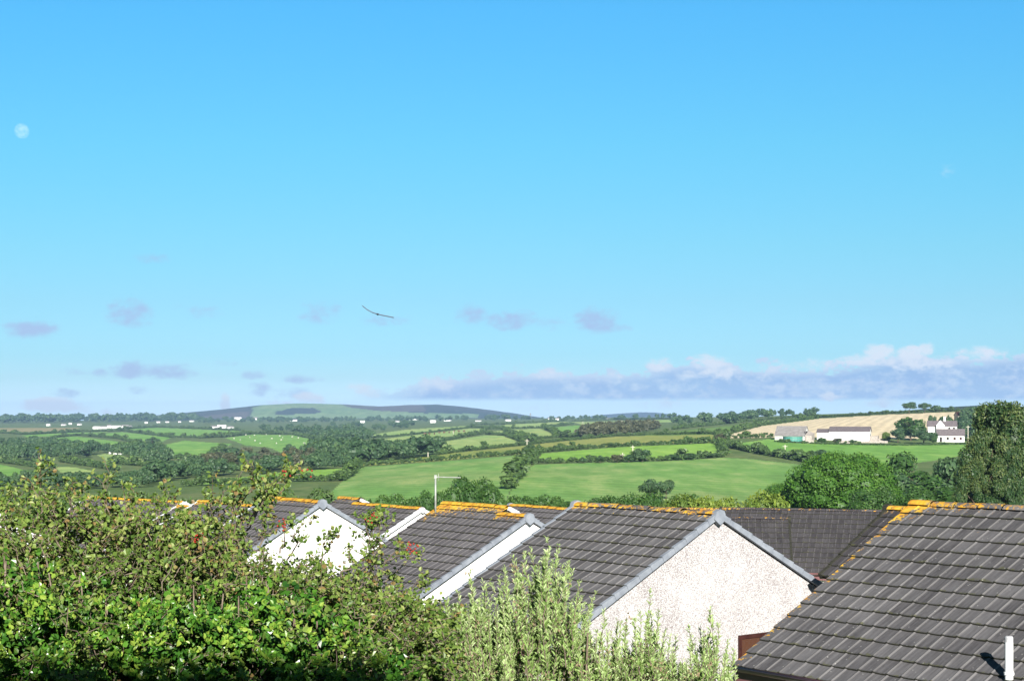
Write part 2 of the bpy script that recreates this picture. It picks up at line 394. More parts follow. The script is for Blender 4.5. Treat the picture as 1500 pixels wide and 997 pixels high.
def make_terrain():
    # columns fan out from the viewpoint's foot so far slopes get even detail
    core = np.arange(-90, 1591, 2.5)
    lo = CX - F * np.tan(np.radians(np.linspace(78, math.degrees(math.atan((CX + 90) / F)), 26)))[:-1]
    hi = CX + F * np.tan(np.radians(np.linspace(math.degrees(math.atan((1591 - CX) / F)), 78, 26)))[1:]
    cols = np.concatenate([lo, core, hi])
    nearY = np.array([2, 6, 10, 14, 20, 28, 36, 46, 54, 62, 74, 86, 100, 120, 140, 160, 185, 212])
    nfar = 170
    t = np.linspace(0, 1, nfar)
    rows = []
    pcx, pcy = [], []
    tt = np.clip(cols, -380, 1880)
    k = len(cols)
    for Y in nearY:
        z = H0 + np.interp(Y, [p[0] for p in NEARZ], [p[1] for p in NEARZ])
        rows.append(np.stack([(cols - CX) / F * Y, np.full(k, Y), np.full(k, z)], 1)); pcx.append(cols); pcy.append(np.full(k, 9999.))
    sk = sky(tt)
    for s in t:
        py = 735 + (sk - 735) * s
        Y = Yof(tt, py)
        # keep distances circular outside the view so the land does not run to infinity sideways
        fac = np.where(np.abs(cols - CX) > 900, math.hypot(1, 900 / F) / np.hypot(1, (cols - CX) / F), 1.0)
        z = H0 - (py - HY) / F * Y
        rows.append(np.stack([(cols - CX) / F * Y * fac, Y * fac, z], 1)); pcx.append(cols); pcy.append(py)
    last = rows[-1]
    for g, dz in ((1.04, -1.0), (1.15, -5), (1.5, -14), (2.2, -22)):
        r = last.copy(); r[:, :2] *= g; r[:, 2] += dz; rows.append(r); pcx.append(cols); pcy.append(np.full(k, 9999.))
    V = np.concatenate(rows); nr = len(rows)
    idx = np.arange(nr * k).reshape(nr, k)
    q = np.stack([idx[:-1, :-1], idx[:-1, 1:], idx[1:, 1:], idx[1:, :-1]], -1).reshape(-1, 4)
    PX = np.array(pcx); PY = np.array(pcy)
    fx = .25 * (PX[:-1, :-1] + PX[:-1, 1:] + PX[1:, 1:] + PX[1:, :-1]).ravel()
    fy = .25 * (PY[:-1, :-1] + PY[:-1, 1:] + PY[1:, 1:] + PY[1:, :-1]).ravel()
    owner = np.full(len(q), -1)
    for i, f in enumerate(FIELDS):
        owner[inpoly(fx, fy, f[3]) & (fy < 745)] = i
    def sub(mask, name, mat):
        f = q[mask]; u, inv = np.unique(f.ravel(), return_inverse=True)
        return link(name, np_mesh(name, V[u], inv.reshape(-1, 4), mat, smooth=True))
    # garden ground behind the viewpoint
    f0 = q[owner == -1]; u, inv = np.unique(f0.ravel(), return_inverse=True)
    Vb = np.array([[-60, -70, 0], [60, -70, 0], [60, 1.99, -.004], [-60, 1.99, -.004]], float)
    Vg = np.concatenate([V[u], Vb]); fg = np.concatenate([inv.reshape(-1, 4), [[len(u), len(u) + 1, len(u) + 2, len(u) + 3]]])
    g = link('ground', np_mesh('ground', Vg, fg, M['ground'], smooth=True)); tag(g, kind='structure', label='rough green ground of the valley around the fields')
    for i, f in enumerate(FIELDS):
        m = owner == i
        if m.any(): tag(sub(m, f[0], M[f[1]]), label=f[2], kind='structure')
make_terrain()

# ------------------------------------------------------------------ far hills
def hill(name, label, Y0, depth, prof, zones, base_py, mats):
    px = np.arange(prof[0][0], prof[-1][0] + .1, 3.0)
    top = np.interp(px, [p[0] for p in prof], [p[1] for p in prof])
    rng = np.random.default_rng(5); top = top + np.convolve(rng.normal(0, .25, len(px)), np.ones(5) / 5, 'same')
    ts = np.linspace(-1, 1, 41); rows = []; PY = []; zb = H0 - (base_py - HY) / F * Y0
    for t in ts:
        Y = Y0 + t * depth; zt = H0 - (top - HY) / F * Y0
        z = zb + (zt - zb) * (1 - abs(t) ** 1.7)
        X = (px - CX) / F * Y0
        rows.append(np.stack([X, np.full(len(px), Y), z], 1)); PY.append(HY - (z - H0) / Y * F)
    V = np.concatenate(rows); k = len(px); idx = np.arange(len(V)).reshape(-1, k)
    q = np.stack([idx[:-1, :-1], idx[:-1, 1:], idx[1:, 1:], idx[1:, :-1]], -1).reshape(-1, 4)
    XX = (V[:, 0] / V[:, 1] * F + CX)[q].mean(1); YY = np.concatenate(PY)[q].mean(1)
    mi = np.zeros(len(q), int)
    for zi, poly in zones: mi[inpoly(XX, YY, poly)] = zi
    o = link(name, np_mesh(name, V, q, mats, mi=mi, smooth=True)); tag(o, label, kind='structure')
hill('hill', 'broad far hill with green pasture left and dark heath right', 5600, 1100,
     [(225, 613), (285, 604.5), (340, 599), (395, 592.5), (440, 590.5), (500, 592), (560, 595), (600, 593), (640, 592), (670, 594.5), (700, 598), (760, 606), (800, 612.5)],
     [(1, [(368, 612), (370, 597), (395, 590), (500, 590), (530, 599), (620, 605), (700, 606), (700, 612)]),
      (0, [(403, 603), (430, 597), (460, 597), (472, 603), (460, 606), (405, 607)]),
      (2, [(492, 590), (600, 590), (620, 594), (625, 603), (560, 602), (515, 597)]),
      (2, [(280, 612), (330, 605), (366, 602), (366, 612)])], 616, [M['heath'], M['hillgreen'], M['brownheath']])
hill('hill', 'small rounded blue hill on the horizon right of centre', 7800, 900,
     [(835, 613), (870, 608.5), (905, 605.5), (940, 603.6), (960, 604), (985, 607), (1020, 612)], [], 616, [M['heath']])
hill('hill', 'dark moorland hill rising behind the farm trees', 1500, 260,
     [(1330, 604), (1365, 598), (1400, 595.5), (1440, 593.5), (1480, 595), (1560, 600)], [], 612, [M['heath']])

# ------------------------------------------------------------------ foliage
def crown_arrays(seed, n, size, lobes=9, wide=.42, low=.16, drop=0.0, up=1.0, core=True, rl=(.40, .62)):
    """a crown of unit tree height: leaf clumps on several lobes; returns verts, quads, tint"""
    rng = np.random.default_rng(seed)
    zc = (low + 1) / 2; hz = (1 - low) / 2
    C = []; Rr = []
    for i in range(lobes):
        a = rng.uniform(0, 2 * math.pi); e = rng.uniform(-.75, .95); rr = math.sqrt(max(0, 1 - e * e)) * (rng.uniform(.35, .72) if rl[0] > .35 else rng.uniform(.42, .98) if rl[0] < .2 else rng.uniform(.68, .86))
        C.append((rr * wide * math.cos(a), rr * wide * math.sin(a), zc + e * hz * (.62 if rl[0] > .35 else .88 if rl[0] < .2 else .80))); Rr.append(rng.uniform(*rl))
    C = np.array(C); Rr = np.array(Rr)
    w = Rr ** 2; li = rng.choice(lobes, n, p=w / w.sum())
    d = rng.normal(size=(n, 3)); d /= np.linalg.norm(d, axis=1)[:, None]
    rad = rng.uniform(.62, 1.04, n) ** .6
    sc = np.array([wide * .95, wide * .95, hz * .85])
    P = C[li] + d * sc * (Rr[li] * rad)[:, None]
    P[:, 2] = np.clip(P[:, 2], low * .6, 1.02)
    nrm = d + rng.normal(size=(n, 3)) * .55 + np.array([0, 0, .25 * up]); nrm /= np.linalg.norm(nrm, axis=1)[:, None]
    V, Q, t = cards(P, nrm, size * rng.uniform(.6, 1.35, n), rng, asp=.75)
    lobe_t = rng.uniform(-.18, .18, lobes) * (1.5 if rl[0] < .35 else 1)
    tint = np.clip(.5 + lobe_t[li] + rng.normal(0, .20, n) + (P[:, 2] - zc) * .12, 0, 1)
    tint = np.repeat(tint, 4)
    if core:   # solid dark blobs added inside to stop the light passing straight through
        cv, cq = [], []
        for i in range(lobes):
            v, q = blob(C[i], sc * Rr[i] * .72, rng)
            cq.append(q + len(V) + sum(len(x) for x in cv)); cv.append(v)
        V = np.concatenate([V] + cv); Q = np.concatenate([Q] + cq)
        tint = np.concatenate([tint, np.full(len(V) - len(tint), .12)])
    return V, Q, tint
def blob(c, s, rng, seg=8, ring=5):
    v = []
    for i in range(ring + 1):
        th = math.pi * i / ring
        for j in range(seg):
            a = 2 * math.pi * j / seg; k = rng.uniform(.8, 1.08)
            v.append((c[0] + s[0] * k * math.sin(th) * math.cos(a), c[1] + s[1] * k * math.sin(th) * math.sin(a), c[2] + s[2] * math.cos(th) * k))
    q = [(i * seg + j, (i + 1) * seg + j, (i + 1) * seg + (j + 1) % seg, i * seg + (j + 1) % seg) for i in range(ring) for j in range(seg)]
    return np.array(v), np.array(q)
def frames(nrm, rng):
    r = rng.normal(size=nrm.shape); a = np.cross(nrm, r); a /= np.linalg.norm(a, axis=1)[:, None] + 1e-9
    return a, np.cross(nrm, a)
def cards(P, nrm, size, rng, asp=.7):
    a, b = frames(nrm, rng); s = size[:, None]
    j = lambda: rng.uniform(.7, 1.3, (len(P), 1))
    bend = nrm * s * .18
    V = np.stack([P - a * s * .6 * j() - bend, P - b * s * asp * .5 * j(), P + a * s * .6 * j() - bend, P + b * s * asp * .5 * j()], 1).reshape(-1, 3)
    Q = np.arange(len(P) * 4).reshape(-1, 4)
    return V, Q, None

def trunk_mesh(seed, low=.3, rad=.022, wide=.4):
    rnd = random.Random(seed); b = MB()
    top = .72
    pts = [(rnd.uniform(-.012, .012) * i, rnd.uniform(-.012, .012) * i, top * i / 5) for i in range(6)]
    b.tube(pts, [rad * (1.25 - .2 * i) if i else rad * 1.6 for i in range(6)], 7)
    for k in range(6):
        a = k * 2.4 + rnd.random(); i = 2 + k % 3; p = pts[i]; l = wide * rnd.uniform(.5, .8)
        b.tube([p, (p[0] + l * .5 * math.cos(a), p[1] + l * .5 * math.sin(a), p[2] + l * .35), (p[0] + l * math.cos(a), p[1] + l * math.sin(a), p[2] + l * .8)], [rad * .55, rad * .35, rad * .12], 5)
    me = bpy.data.meshes.new('trunk'); me.from_pydata(b.v, [], b.f); me.materials.append(M['bark']); me.polygons.foreach_set('use_smooth', [True] * len(b.f)); me.update()
    return me
PROTO = {}
def proto(key, seed, n, size, mat, **kw):
    V, Q, t = crown_arrays(seed, n, size, **kw)
    PROTO[key] = [np_mesh('crown', V, Q, M[mat], tint=t), trunk_mesh(seed, wide=kw.get('wide', .42) * .9), (V, Q, t)]
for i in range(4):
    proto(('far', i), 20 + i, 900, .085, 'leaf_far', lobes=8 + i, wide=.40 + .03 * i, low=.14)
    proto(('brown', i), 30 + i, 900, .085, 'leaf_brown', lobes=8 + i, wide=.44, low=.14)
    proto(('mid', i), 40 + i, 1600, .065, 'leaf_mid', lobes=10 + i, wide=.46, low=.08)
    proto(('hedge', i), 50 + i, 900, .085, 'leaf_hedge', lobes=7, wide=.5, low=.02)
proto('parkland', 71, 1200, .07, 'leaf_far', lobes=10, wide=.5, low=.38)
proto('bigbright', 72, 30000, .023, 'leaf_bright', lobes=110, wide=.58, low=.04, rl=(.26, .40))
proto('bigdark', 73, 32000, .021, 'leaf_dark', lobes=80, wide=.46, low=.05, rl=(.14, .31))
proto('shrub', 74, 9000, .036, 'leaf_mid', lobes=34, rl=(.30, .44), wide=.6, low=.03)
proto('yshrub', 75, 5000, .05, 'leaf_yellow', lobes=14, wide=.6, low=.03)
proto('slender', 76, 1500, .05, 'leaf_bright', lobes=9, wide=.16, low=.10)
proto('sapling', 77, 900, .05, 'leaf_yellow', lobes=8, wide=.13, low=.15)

def tree(key, label, base, h, wsc=1.0, rot=0.0, group=None, name='tree', cat='tree'):
    o = empty(name, base, label, cat, group)
    o.scale = (h * wsc, h * wsc, h); o.rotation_euler.z = rot
    link('crown', PROTO[key][0], o); link('trunk', PROTO[key][1], o)
    return o
def tree_px(key, label, px, base_py, top_py, wpx=None, **kw):
    """a tree standing on the terrain; size from its height on the hillside"""
    b = T(px, base_py); h = (base_py - top_py) / F * b[1]
    b[2] -= h * .04
    native = (PROTO[key][2][0][:, 0].max() - PROTO[key][2][0][:, 0].min())
    w = 1.0 if wpx is None else (wpx / F * b[1]) / (native * h)
    return tree(key, label, b, h, w, rot=(px * 7.3) % 6.28, **kw)
def tree_near(key, label, px, top_py, Y, wpx=None, **kw):
    g = ground_near(Y); x = (px - CX) / F * Y; top = H0 - (top_py - HY) / F * Y; h = top - g
    native = (PROTO[key][2][0][:, 0].max() - PROTO[key][2][0][:, 0].min())
    w = 1.0 if wpx is None else (wpx / F * Y) / (native * h)
    return tree(key, label, (x, Y, g - .05), h, w, rot=(px * 7.3) % 6.28, **kw)

def scatter(name, label, pts, hs, protos, mat, seed, wide=1.0, nq=None, kind=None, cat=None, group=None):
    """many crowns merged into one mass (a wood or one hedge)"""
    rng = np.random.default_rng(seed); VV, QQ, TT = [], [], []; off = 0
    for p, h in zip(pts, hs):
        V, Q, t = PROTO[protos[rng.integers(len(protos))]][2]
        if nq is not None and len(Q) > nq:
            ncard = int((t != .12).sum() // 4) if False else None
            # thin out: keep a random share of clumps, enlarge them
            nk = 900 if len(V) > 3600 else len(V) // 4
            keep = rng.choice(nk, nq, replace=False); vi = (keep[:, None] * 4 + np.arange(4)).ravel()
            v4 = V[vi].reshape(-1, 4, 3); cen = v4.mean(1, keepdims=True); v4 = cen + (v4 - cen) * math.sqrt(nk / nq) * .8
            core = V[nk * 4:]; ct = t[nk * 4:]; cq = Q[nk:] - nk * 4 + nq * 4
            V = np.concatenate([v4.reshape(-1, 3), core]); t = np.concatenate([t[vi], ct]); Q = np.concatenate([np.arange(nq * 4).reshape(-1, 4), cq])
        a = rng.uniform(0, 6.28); c, s = math.cos(a), math.sin(a); w = wide * rng.uniform(.85, 1.2)
        X = (V[:, 0] * c - V[:, 1] * s) * h * w; Y = (V[:, 0] * s + V[:, 1] * c) * h * w; Z = V[:, 2] * h
        VV.append(np.stack([X, Y, Z], 1) + p - np.array([0, 0, .06 * h])); QQ.append(Q + off); off += len(V)
        TT.append(np.clip(t + rng.normal(0, .16), 0, 1))
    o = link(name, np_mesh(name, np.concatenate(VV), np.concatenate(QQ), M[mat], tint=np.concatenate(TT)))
    return tag(o, label, cat, group, kind)

def poly_points(poly, n, seed):
    rng = np.random.default_rng(seed); xs = [p[0] for p in poly]; ys = [p[1] for p in poly]; out = []
    while len(out) < n:
        x = rng.uniform(min(xs), max(xs), 400); y = rng.uniform(min(ys), max(ys), 400)
        m = inpoly(x, y, poly); out += list(zip(x[m], y[m]))
    return out[:n]
FAR4 = [('far', i) for i in range(4)]; BR4 = [('brown', i) for i in range(4)]; HG4 = [('hedge', i) for i in range(4)]; MID4 = [('mid', i) for i in range(4)]
def wood(label, poly, n, h, seed, protos=FAR4, mat='leaf_far', nq=170):
    pp = poly_points(poly, n, seed); rng = np.random.default_rng(seed + 1)
    pts = [T(x, y) for x, y in pp]
    hs = rng.uniform(h[0], h[1], n)
    scatter('wood', label, pts, hs, protos, mat, seed, 1.05, nq, kind='stuff')
wood('dark wood spreading over the left valley side below the village', [(-60, 653), (0, 652), (50, 650), (110, 660), (160, 661), (215, 666), (243, 674), (250, 681), (222, 684), (160, 663.5), (139, 663.5), (132, 671), (80, 675), (0, 674), (-60, 661)], 180, (5.5, 8.5), 1, nq=230)
wood('low trees in the valley bottom behind the hawthorn twigs', [(-60, 706), (20, 708), (110, 706), (225, 705), (225, 716), (-60, 718)], 95, (2.3, 3.7), 2, nq=260)
wood('wooded valley bottom left of the narrow bright field', [(215, 700), (260, 694), (300, 689), (340, 680), (400, 679), (480, 680), (522, 681), (515, 685), (430, 690), (350, 697), (265, 702), (215, 708)], 100, (3.5, 6), 22, nq=260)
wood('brownish trees mixed into the valley bottom wood', [(300, 688), (330, 674), (400, 676), (500, 681), (420, 689), (330, 696)], 30, (4, 7), 31, BR4, 'leaf_brown', 260)
wood('dark wood in the valley between the sheep field and the strip field', [(430, 673), (486, 668), (560, 667), (640, 664), (664, 664), (600, 672), (525, 679), (470, 679)], 90, (5.5, 9), 3, nq=230)
wood('wood above the sheep field reaching the pale fields', [(372, 627), (470, 632), (548, 640), (535, 648), (488, 649), (440, 637), (385, 635)], 80, (6, 10), 4, nq=170)
wood('darker wood behind the first pale field', [(470, 625), (560, 623), (610, 624), (592, 628.5), (530, 637)], 40, (6, 10), 41, nq=150)
wood('reddish dark rounded copse in the centre distance', [(848, 639), (870, 634), (905, 630), (955, 629), (968, 631), (935, 636), (900, 640), (860, 641)], 60, (5, 8.5), 5, BR4, 'leaf_brown', 180)
wood('tree belt along the far left skyline', [(-60, 618), (290, 615), (290, 617), (100, 619), (-60, 621)], 210, (11, 21), 6, nq=80)
wood('tree belt under the broad far hill', [(290, 616), (780, 614), (780, 616), (560, 618), (370, 620), (290, 620)], 150, (7, 13), 7, nq=80)
wood('scattered far trees at the foot of the small rounded hill', [(780, 614), (990, 612), (990, 614), (900, 615), (790, 616)], 44, (5, 9), 8, nq=80)
wood('trees on the skyline left of the stubble field', [(985, 617), (1050, 612), (1130, 610), (1130, 614), (1060, 622), (985, 624)], 44, (5, 9.5), 9, nq=150)
wood('skyline trees behind the stubble field', [(1050, 611.5), (1110, 610), (1215, 607), (1215, 608.5), (1110, 613), (1050, 615)], 30, (4, 8), 10, nq=220)
wood('dark tree belt behind the farmhouse', [(1395, 632), (1412, 616), (1440, 609), (1500, 607), (1500, 640), (1430, 650), (1415, 645), (1404, 640)], 60, (5, 8), 11, nq=400)

# hedges along the field boundaries
def hedge(label, line, h, seed, mat='leaf_hedge', gap=1.0, jit=.35, protos=HG4, bush=0.0):
    P = [T(x, y) for x, y in line]; pts = []; hs = []; rng = np.random.default_rng(seed)
    for (x0, y0), (x1, y1), a, b in zip(line[:-1], line[1:], P[:-1], P[1:]):
        L = float(np.linalg.norm(b - a)); n = max(2, int(L / (h * gap * .62)))
        n = min(n, 260)
        for i in range(n):
            t = (i + rng.uniform(-.3, .3)) / n; t = min(max(t, 0), 1)
            p = T(x0 + (x1 - x0) * t, y0 + (y1 - y0) * t)   # stays on the surface
            pts.append(p); k = rng.uniform(1 - jit, 1 + jit)
            if rng.random() < bush: k *= rng.uniform(1.3, 2.1)
            hs.append(h * k)
    scatter('hedge', label, pts, hs, protos, mat, seed, 1.25, 70 if len(pts) > 60 else 150, cat='hedge', group='field hedges')
HEDGES = [
 ('low hedge with separate bushes between the wide pasture and the bright strip', [(783, 679), (900, 676), (967, 675), (1020, 672), (1062, 669)], 1.3, .12),
 ('hedge along the top of the bright strip field', [(790, 663), (850, 658), (887, 655.5), (990, 651), (1055, 648)], 1.6, .15),
 ('long hedge along the lower side of the olive strip', [(525, 683), (640, 675), (700, 670), (770, 664.5), (800, 661)], 1.6, .05),
 ('hedge along the upper side of the olive strip', [(640, 666), (666, 662.5), (770, 651.5), (825, 645.5), (900, 639), (967, 636.5)], 2.0, .05),
 ('hedge running up to the junction by the stubble field', [(960, 637), (1010, 636), (1046, 635.5), (1068, 640)], 2.2, .1),
 ('thick hedge falling from the stubble field corner past the barns field', [(1055, 641), (1063, 652), (1078, 657), (1095, 661), (1120, 666), (1150, 671), (1190, 678)], 2.4, .2),
 ('hedge closing the top end of the bright strip field', [(1053, 646), (1056, 656), (1060, 668)], 2.2, .2),
 ('thick dark hedge climbing from the gardens between two pastures', [(745, 716), (752, 706), (762, 692), (772, 680), (780, 672), (790, 664)], 2.3, .15),
 ('hedge separating the mottled pasture from the narrow bright field', [(524, 683), (518, 690), (510, 698), (500, 704)], 2.2, .15),
 ('dark hedge below the narrow bright field', [(270, 712), (350, 709), (430, 705), (505, 704)], 2.0, .15),
 ('dark hedge along the top of the stubble field', [(1075, 633), (1115, 623), (1200, 612), (1300, 606), (1422, 601.5)], 2.6, .1),
 ('hedge bank between the dark field and the skyline trees', [(985, 629), (1050, 622), (1110, 616), (1180, 610)], 2.4, .1),
 ('hedge below the stubble field left of the barns', [(1065, 642), (1100, 641.5), (1133, 641)], 1.8, .2),
 ('hedge along the lower edge of the first pale field', [(535, 642), (590, 638), (650, 631), (690, 626)], 2.0, .1),
 ('hedge below the pale field with cattle', [(560, 650), (640, 646.8), (706, 635.5)], 2.6, .1),
 ('winding hedge curling between the pale fields', [(706, 635), (712, 629), (735, 628), (745, 634.5), (770, 643), (784, 647)], 3.0, .15),
 ('hedge beneath the pale field in the hedge crook', [(712, 636), (740, 637.5), (765, 647), (780, 644), (820, 640)], 2.4, .1),
 ('hedge under the distant field below the hilltop barn', [(690, 626), (740, 628), (795, 626.5), (840, 621)], 3.2, .1),
 ('hedge above the distant field below the hilltop barn', [(690, 622.5), (735, 621.5), (830, 616.5)], 3.2, .15),
 ('hedge linking the rounded copse and the winding hedge', [(796, 627), (808, 632), (818, 640), (850, 640)], 3.2, .25),
 ('hedge above the long field beneath the village', [(170, 629), (230, 625.5), (290, 628), (352, 630.5)], 3.2, .15),
 ('hedge dividing the long field and the rounded bright field', [(180, 631), (230, 638), (255, 641), (290, 641.5), (345, 637)], 3.4, .15),
 ('hedge above the sheep field', [(290, 642), (330, 640), (370, 635.5), (432, 636.5)], 3.6, .25),
 ('hedge between the two left strip fields', [(78, 640.5), (117, 637.6), (170, 642), (205, 650), (235, 649)], 3.2, .15),
 ('hedge above the left strip fields', [(0, 634), (40, 636.5), (110, 632.8), (180, 631.5)], 3.4, .2),
 ('hedge along the right edge of the sheep field', [(432, 637), (460, 643), (487, 650), (480, 660)], 3.2, .2),
 ('hedge below the rounded bright field', [(232, 654), (246, 672), (308, 671), (326, 659)], 3.0, .3),
 ('hedge across the green field low at the left border', [(-60, 676), (0, 677), (40, 682), (75, 690)], 2.4, .2),
 ('hedge under the small field with caravans', [(160, 678), (215, 683), (228, 676)], 2.4, .2),
 ('hedge under the sunlit glade', [(88, 676), (140, 684), (172, 689)], 2.0, .2),
 ('hedge above the distant thin field by the rounded hill', [(838, 617), (900, 614.5), (985, 613.5)], 3.0, .15),
 ('hedge below the farm buildings', [(1135, 647), (1190, 650), (1250, 651.5), (1320, 652.5), (1415, 651)], .8, .1),
]
for i, (lab, line, h, bsh) in enumerate(HEDGES):
    if h > 1.9: h *= .68 if h < 3 else .6
    hedge(lab, line, h, 100 + i, bush=bsh)

# trees one can tell apart
tree_px(('far', 0), 'small round bush at the left end of the field hedge', 821, 677.5, 669, 9, name='bush', cat='bush')
tree_px(('far', 1), 'second small bush of the field hedge, pale field around it', 854, 678, 668, 12, name='bush', cat='bush')
tree_px(('far', 2), 'third bush of the field hedge, squarish and dark', 879, 678, 666, 14, name='bush', cat='bush')
tree_px(('brown', 3), 'greyish bush of the field hedge left of its tallest bush', 904, 677.5, 664, 20, name='bush', cat='bush')
tree_px(('far', 3), 'tallest bush of the field hedge', 941, 676.5, 654, 27, name='bush', cat='bush')
tree_px(('far', 2), 'low dark bush joined to the left of the tallest hedge bush', 921, 677, 665, 18, name='bush', cat='bush')
tree_px(('far', 0), 'leaning bush right of the tallest hedge bush', 1008, 673.5, 660, 24, name='bush', cat='bush')
tree_px(('far', 1), 'flat bush left of the leaning hedge bush', 985, 674, 664, 24, name='bush', cat='bush')
tree_px(('far', 2), 'low bush at the right end of the field hedge', 1040, 671, 663, 22, name='bush', cat='bush')
tree_px(('hedge', 3), 'bush near the top of the bright strip field, left of centre', 823, 659, 647, 14, name='bush', cat='bush')
tree_px(('hedge', 1), 'wide flat bush on the hedge above the bright strip', 893, 654, 647, 20, name='bush', cat='bush')
tree_px(('far', 3), 'large bush in the hedge just below the barns field', 1197, 676, 656, 30, name='bush', cat='bush')
tree_px(('brown', 1), 'dark bush in the corner below the stubble field', 1057, 650, 633, 20, name='bush', cat='bush')
tree_px(('hedge', 0), 'tiny bush on the stubble field edge left of the barns', 1108, 641.5, 634, 8, name='bush', cat='bush')
tree_px(('far', 1), 'lone round tree between the strip fields on the left', 223, 653, 638, 20)
tree_px(('far', 2), 'round tree at the foot of the sheep field, left of a pair', 424, 667, 649, 18)
tree_px(('far', 3), 'round tree at the foot of the sheep field, right of a pair', 447, 667, 649, 20)
tree_px(('far', 0), 'big dark tree left of the sheep field', 345, 672, 650, 34)
tree_px(('far', 1), 'dark conical tree standing in the sunlit glade', 146, 685, 676, 10)
tree_px(('far', 2), 'dark tree beside the thin pale glade', 75, 694, 683, 16)
tree_px('parkland', 'taller of the two skyline trees, a clear umbrella crown', 1332, 606, 587, 24)
tree_px('parkland', 'shorter skyline tree right of the umbrella crown', 1355, 605, 588.5, 20)
tree_px(('far', 3), 'flat clipped trees on the skyline right of the two umbrella trees', 1376, 604, 595, 18)
tree_px(('far', 0), 'tall dark tree at the skyline above the farmhouse', 1462, 607, 590, 28)
tree_px(('mid', 0), 'largest farmyard tree, domed, between barn and farmhouse', 1334, 645, 607, 42)
tree_px(('far', 1), 'dark round farmyard tree in front of the white farmhouse', 1353, 650, 626, 40)
tree_px(('far', 2), 'dark farmyard tree left of the domed tree', 1315, 648, 624, 24)
tree_px(('mid', 1), 'green bush at the foot of the farmhouse wall', 1366, 650, 633, 18, name='bush', cat='bush')
tree_px('yshrub', 'yellow green bush beside the long barn', 1298, 646, 631, 16, name='bush', cat='bush')
tree_px(('far', 3), 'narrow dark tree behind the farmhouse roof, left', 1366, 630, 605, 13)
tree_px(('far', 0), 'broad dark tree behind the farmhouse chimney', 1386, 630, 603, 22)
tree_px(('mid', 2), 'small green bush between the two barns', 1204, 649, 640, 16, name='bush', cat='bush')
tree_px(('brown', 2), 'brown bush in front of the long barn', 1227, 650, 641, 15, name='bush', cat='bush')
tree_px(('far', 2), 'green bush at the far end of the long barn', 1249, 650, 643, 12, name='bush', cat='bush')
# larger ones close behind the gardens
tree_near('bigbright', 'big bright green broad tree behind the long ridge, centre right', 1234, 661, 150, 182)
tree_near('bigbright', 'bright green bushy tree partly hidden by the broad tree', 1152, 706, 160, 90)
tree_near(('mid', 3), 'grey green tree right of the big bright tree', 1325, 661, 235, 78)
tree_near(('far', 3), 'dull green tree beside the dark corner tree', 1392, 663, 230, 66)
tree_near(('far', 1), 'small dark tree top between the two dull trees', 1376, 667, 250, 22)
tree_near(('mid', 1), 'low dull tree filling the gap under the dull green tree', 1362, 700, 200, 80)
tree_near(('far', 2), 'dull tree under the grey green tree beside the big bright one', 1318, 690, 205, 74)
tree_near(('mid', 0), 'dull green tree below the small dark tree top', 1352, 686, 215, 66)
tree_near(('far', 0), 'dark tree tucked between dull green tree and tall border tree', 1412, 684, 190, 80)
tree_near('shrub', 'low green shrub at the foot of the big bright tree, behind the ridge', 1282, 714, 140, 100, name='shrub', cat='shrub')
tree_near('shrub', 'low green shrub in the gap right of the big bright tree', 1338, 716, 150, 110, name='shrub', cat='shrub')
tree_near('shrub', 'low dark green shrub at the foot of the dull green trees', 1402, 712, 150, 120, name='shrub', cat='shrub')
tree_near('bigdark', 'tall dark green tree with yellowish clumps at the right border', 1484, 586, 125, 140)
tree_near('bigdark', 'lower dark tree leaning against the left of the tall right border tree', 1452, 628, 122, 92)
tree_near('bigdark', 'lowest dark tree in front of the tall right border tree', 1440, 672, 118, 90)
tree_near('shrub', 'tall dark shrub clump behind the television aerial', 688, 696, 112, 95, name='shrub', cat='shrub')
tree_px(('far', 2), 'grey green tree in the pasture, left of a pair', 953, 732, 700, 34)
tree_px(('far', 3), 'grey green tree in the pasture, right of a pair', 976, 731, 699, 30)
def near_hedge(label, x0, x1, top, Y, key, mat, seed, h_j=.12):
    rng = np.random.default_rng(seed); g = ground_near(Y); pts, hs = [], []
    n = int((x1 - x0) / F * Y / 1.5)
    for i in range(n):
        px = x0 + (x1 - x0) * (i + rng.uniform(.2, .8)) / n; tp = np.interp(px, [p[0] for p in top], [p[1] for p in top])
        Yi = Y + rng.uniform(-1, 1); pts.append(np.array([(px - CX) / F * Yi, Yi, g])); hs.append((H0 - (tp - HY) / F * Yi - g) * rng.uniform(1 - h_j, 1.02))
    return scatter('hedge', label, pts, hs, key, mat, seed, .62, None, cat='hedge')
near_hedge('long leafy green hedge bank behind the aerial house', 548, 856, [(548, 722), (600, 710), (640, 704), (665, 700), (720, 702), (742, 712), (790, 708), (830, 718), (856, 728)], 108, ['shrub'], 'leaf_mid', 205)
near_hedge('dark green garden hedge behind the middle gable house', 850, 1010, [(850, 716), (1010, 712)], 104, ['shrub'], 'leaf_mid', 201)
near_hedge('yellow green garden hedge behind the long dark roof', 985, 1160, [(985, 714), (1040, 709), (1120, 705), (1160, 710)], 102, ['yshrub'], 'leaf_yellow', 202)
near_hedge('rough brown green hedge behind the left roofs', 380, 575, [(380, 710), (450, 706), (500, 709), (575, 714)], 112, BR4 + MID4, 'leaf_hedge', 203)
near_hedge('dark hedge behind the roofs at far left', -40, 390, [(-40, 707), (120, 707), (235, 708), (262, 717), (390, 715)], 118, HG4, 'leaf_hedge', 204)
tree_near('sapling', 'small yellow green sapling tip poking above the ridge', 968, 719, 42, 26, name='sapling', cat='sapling')
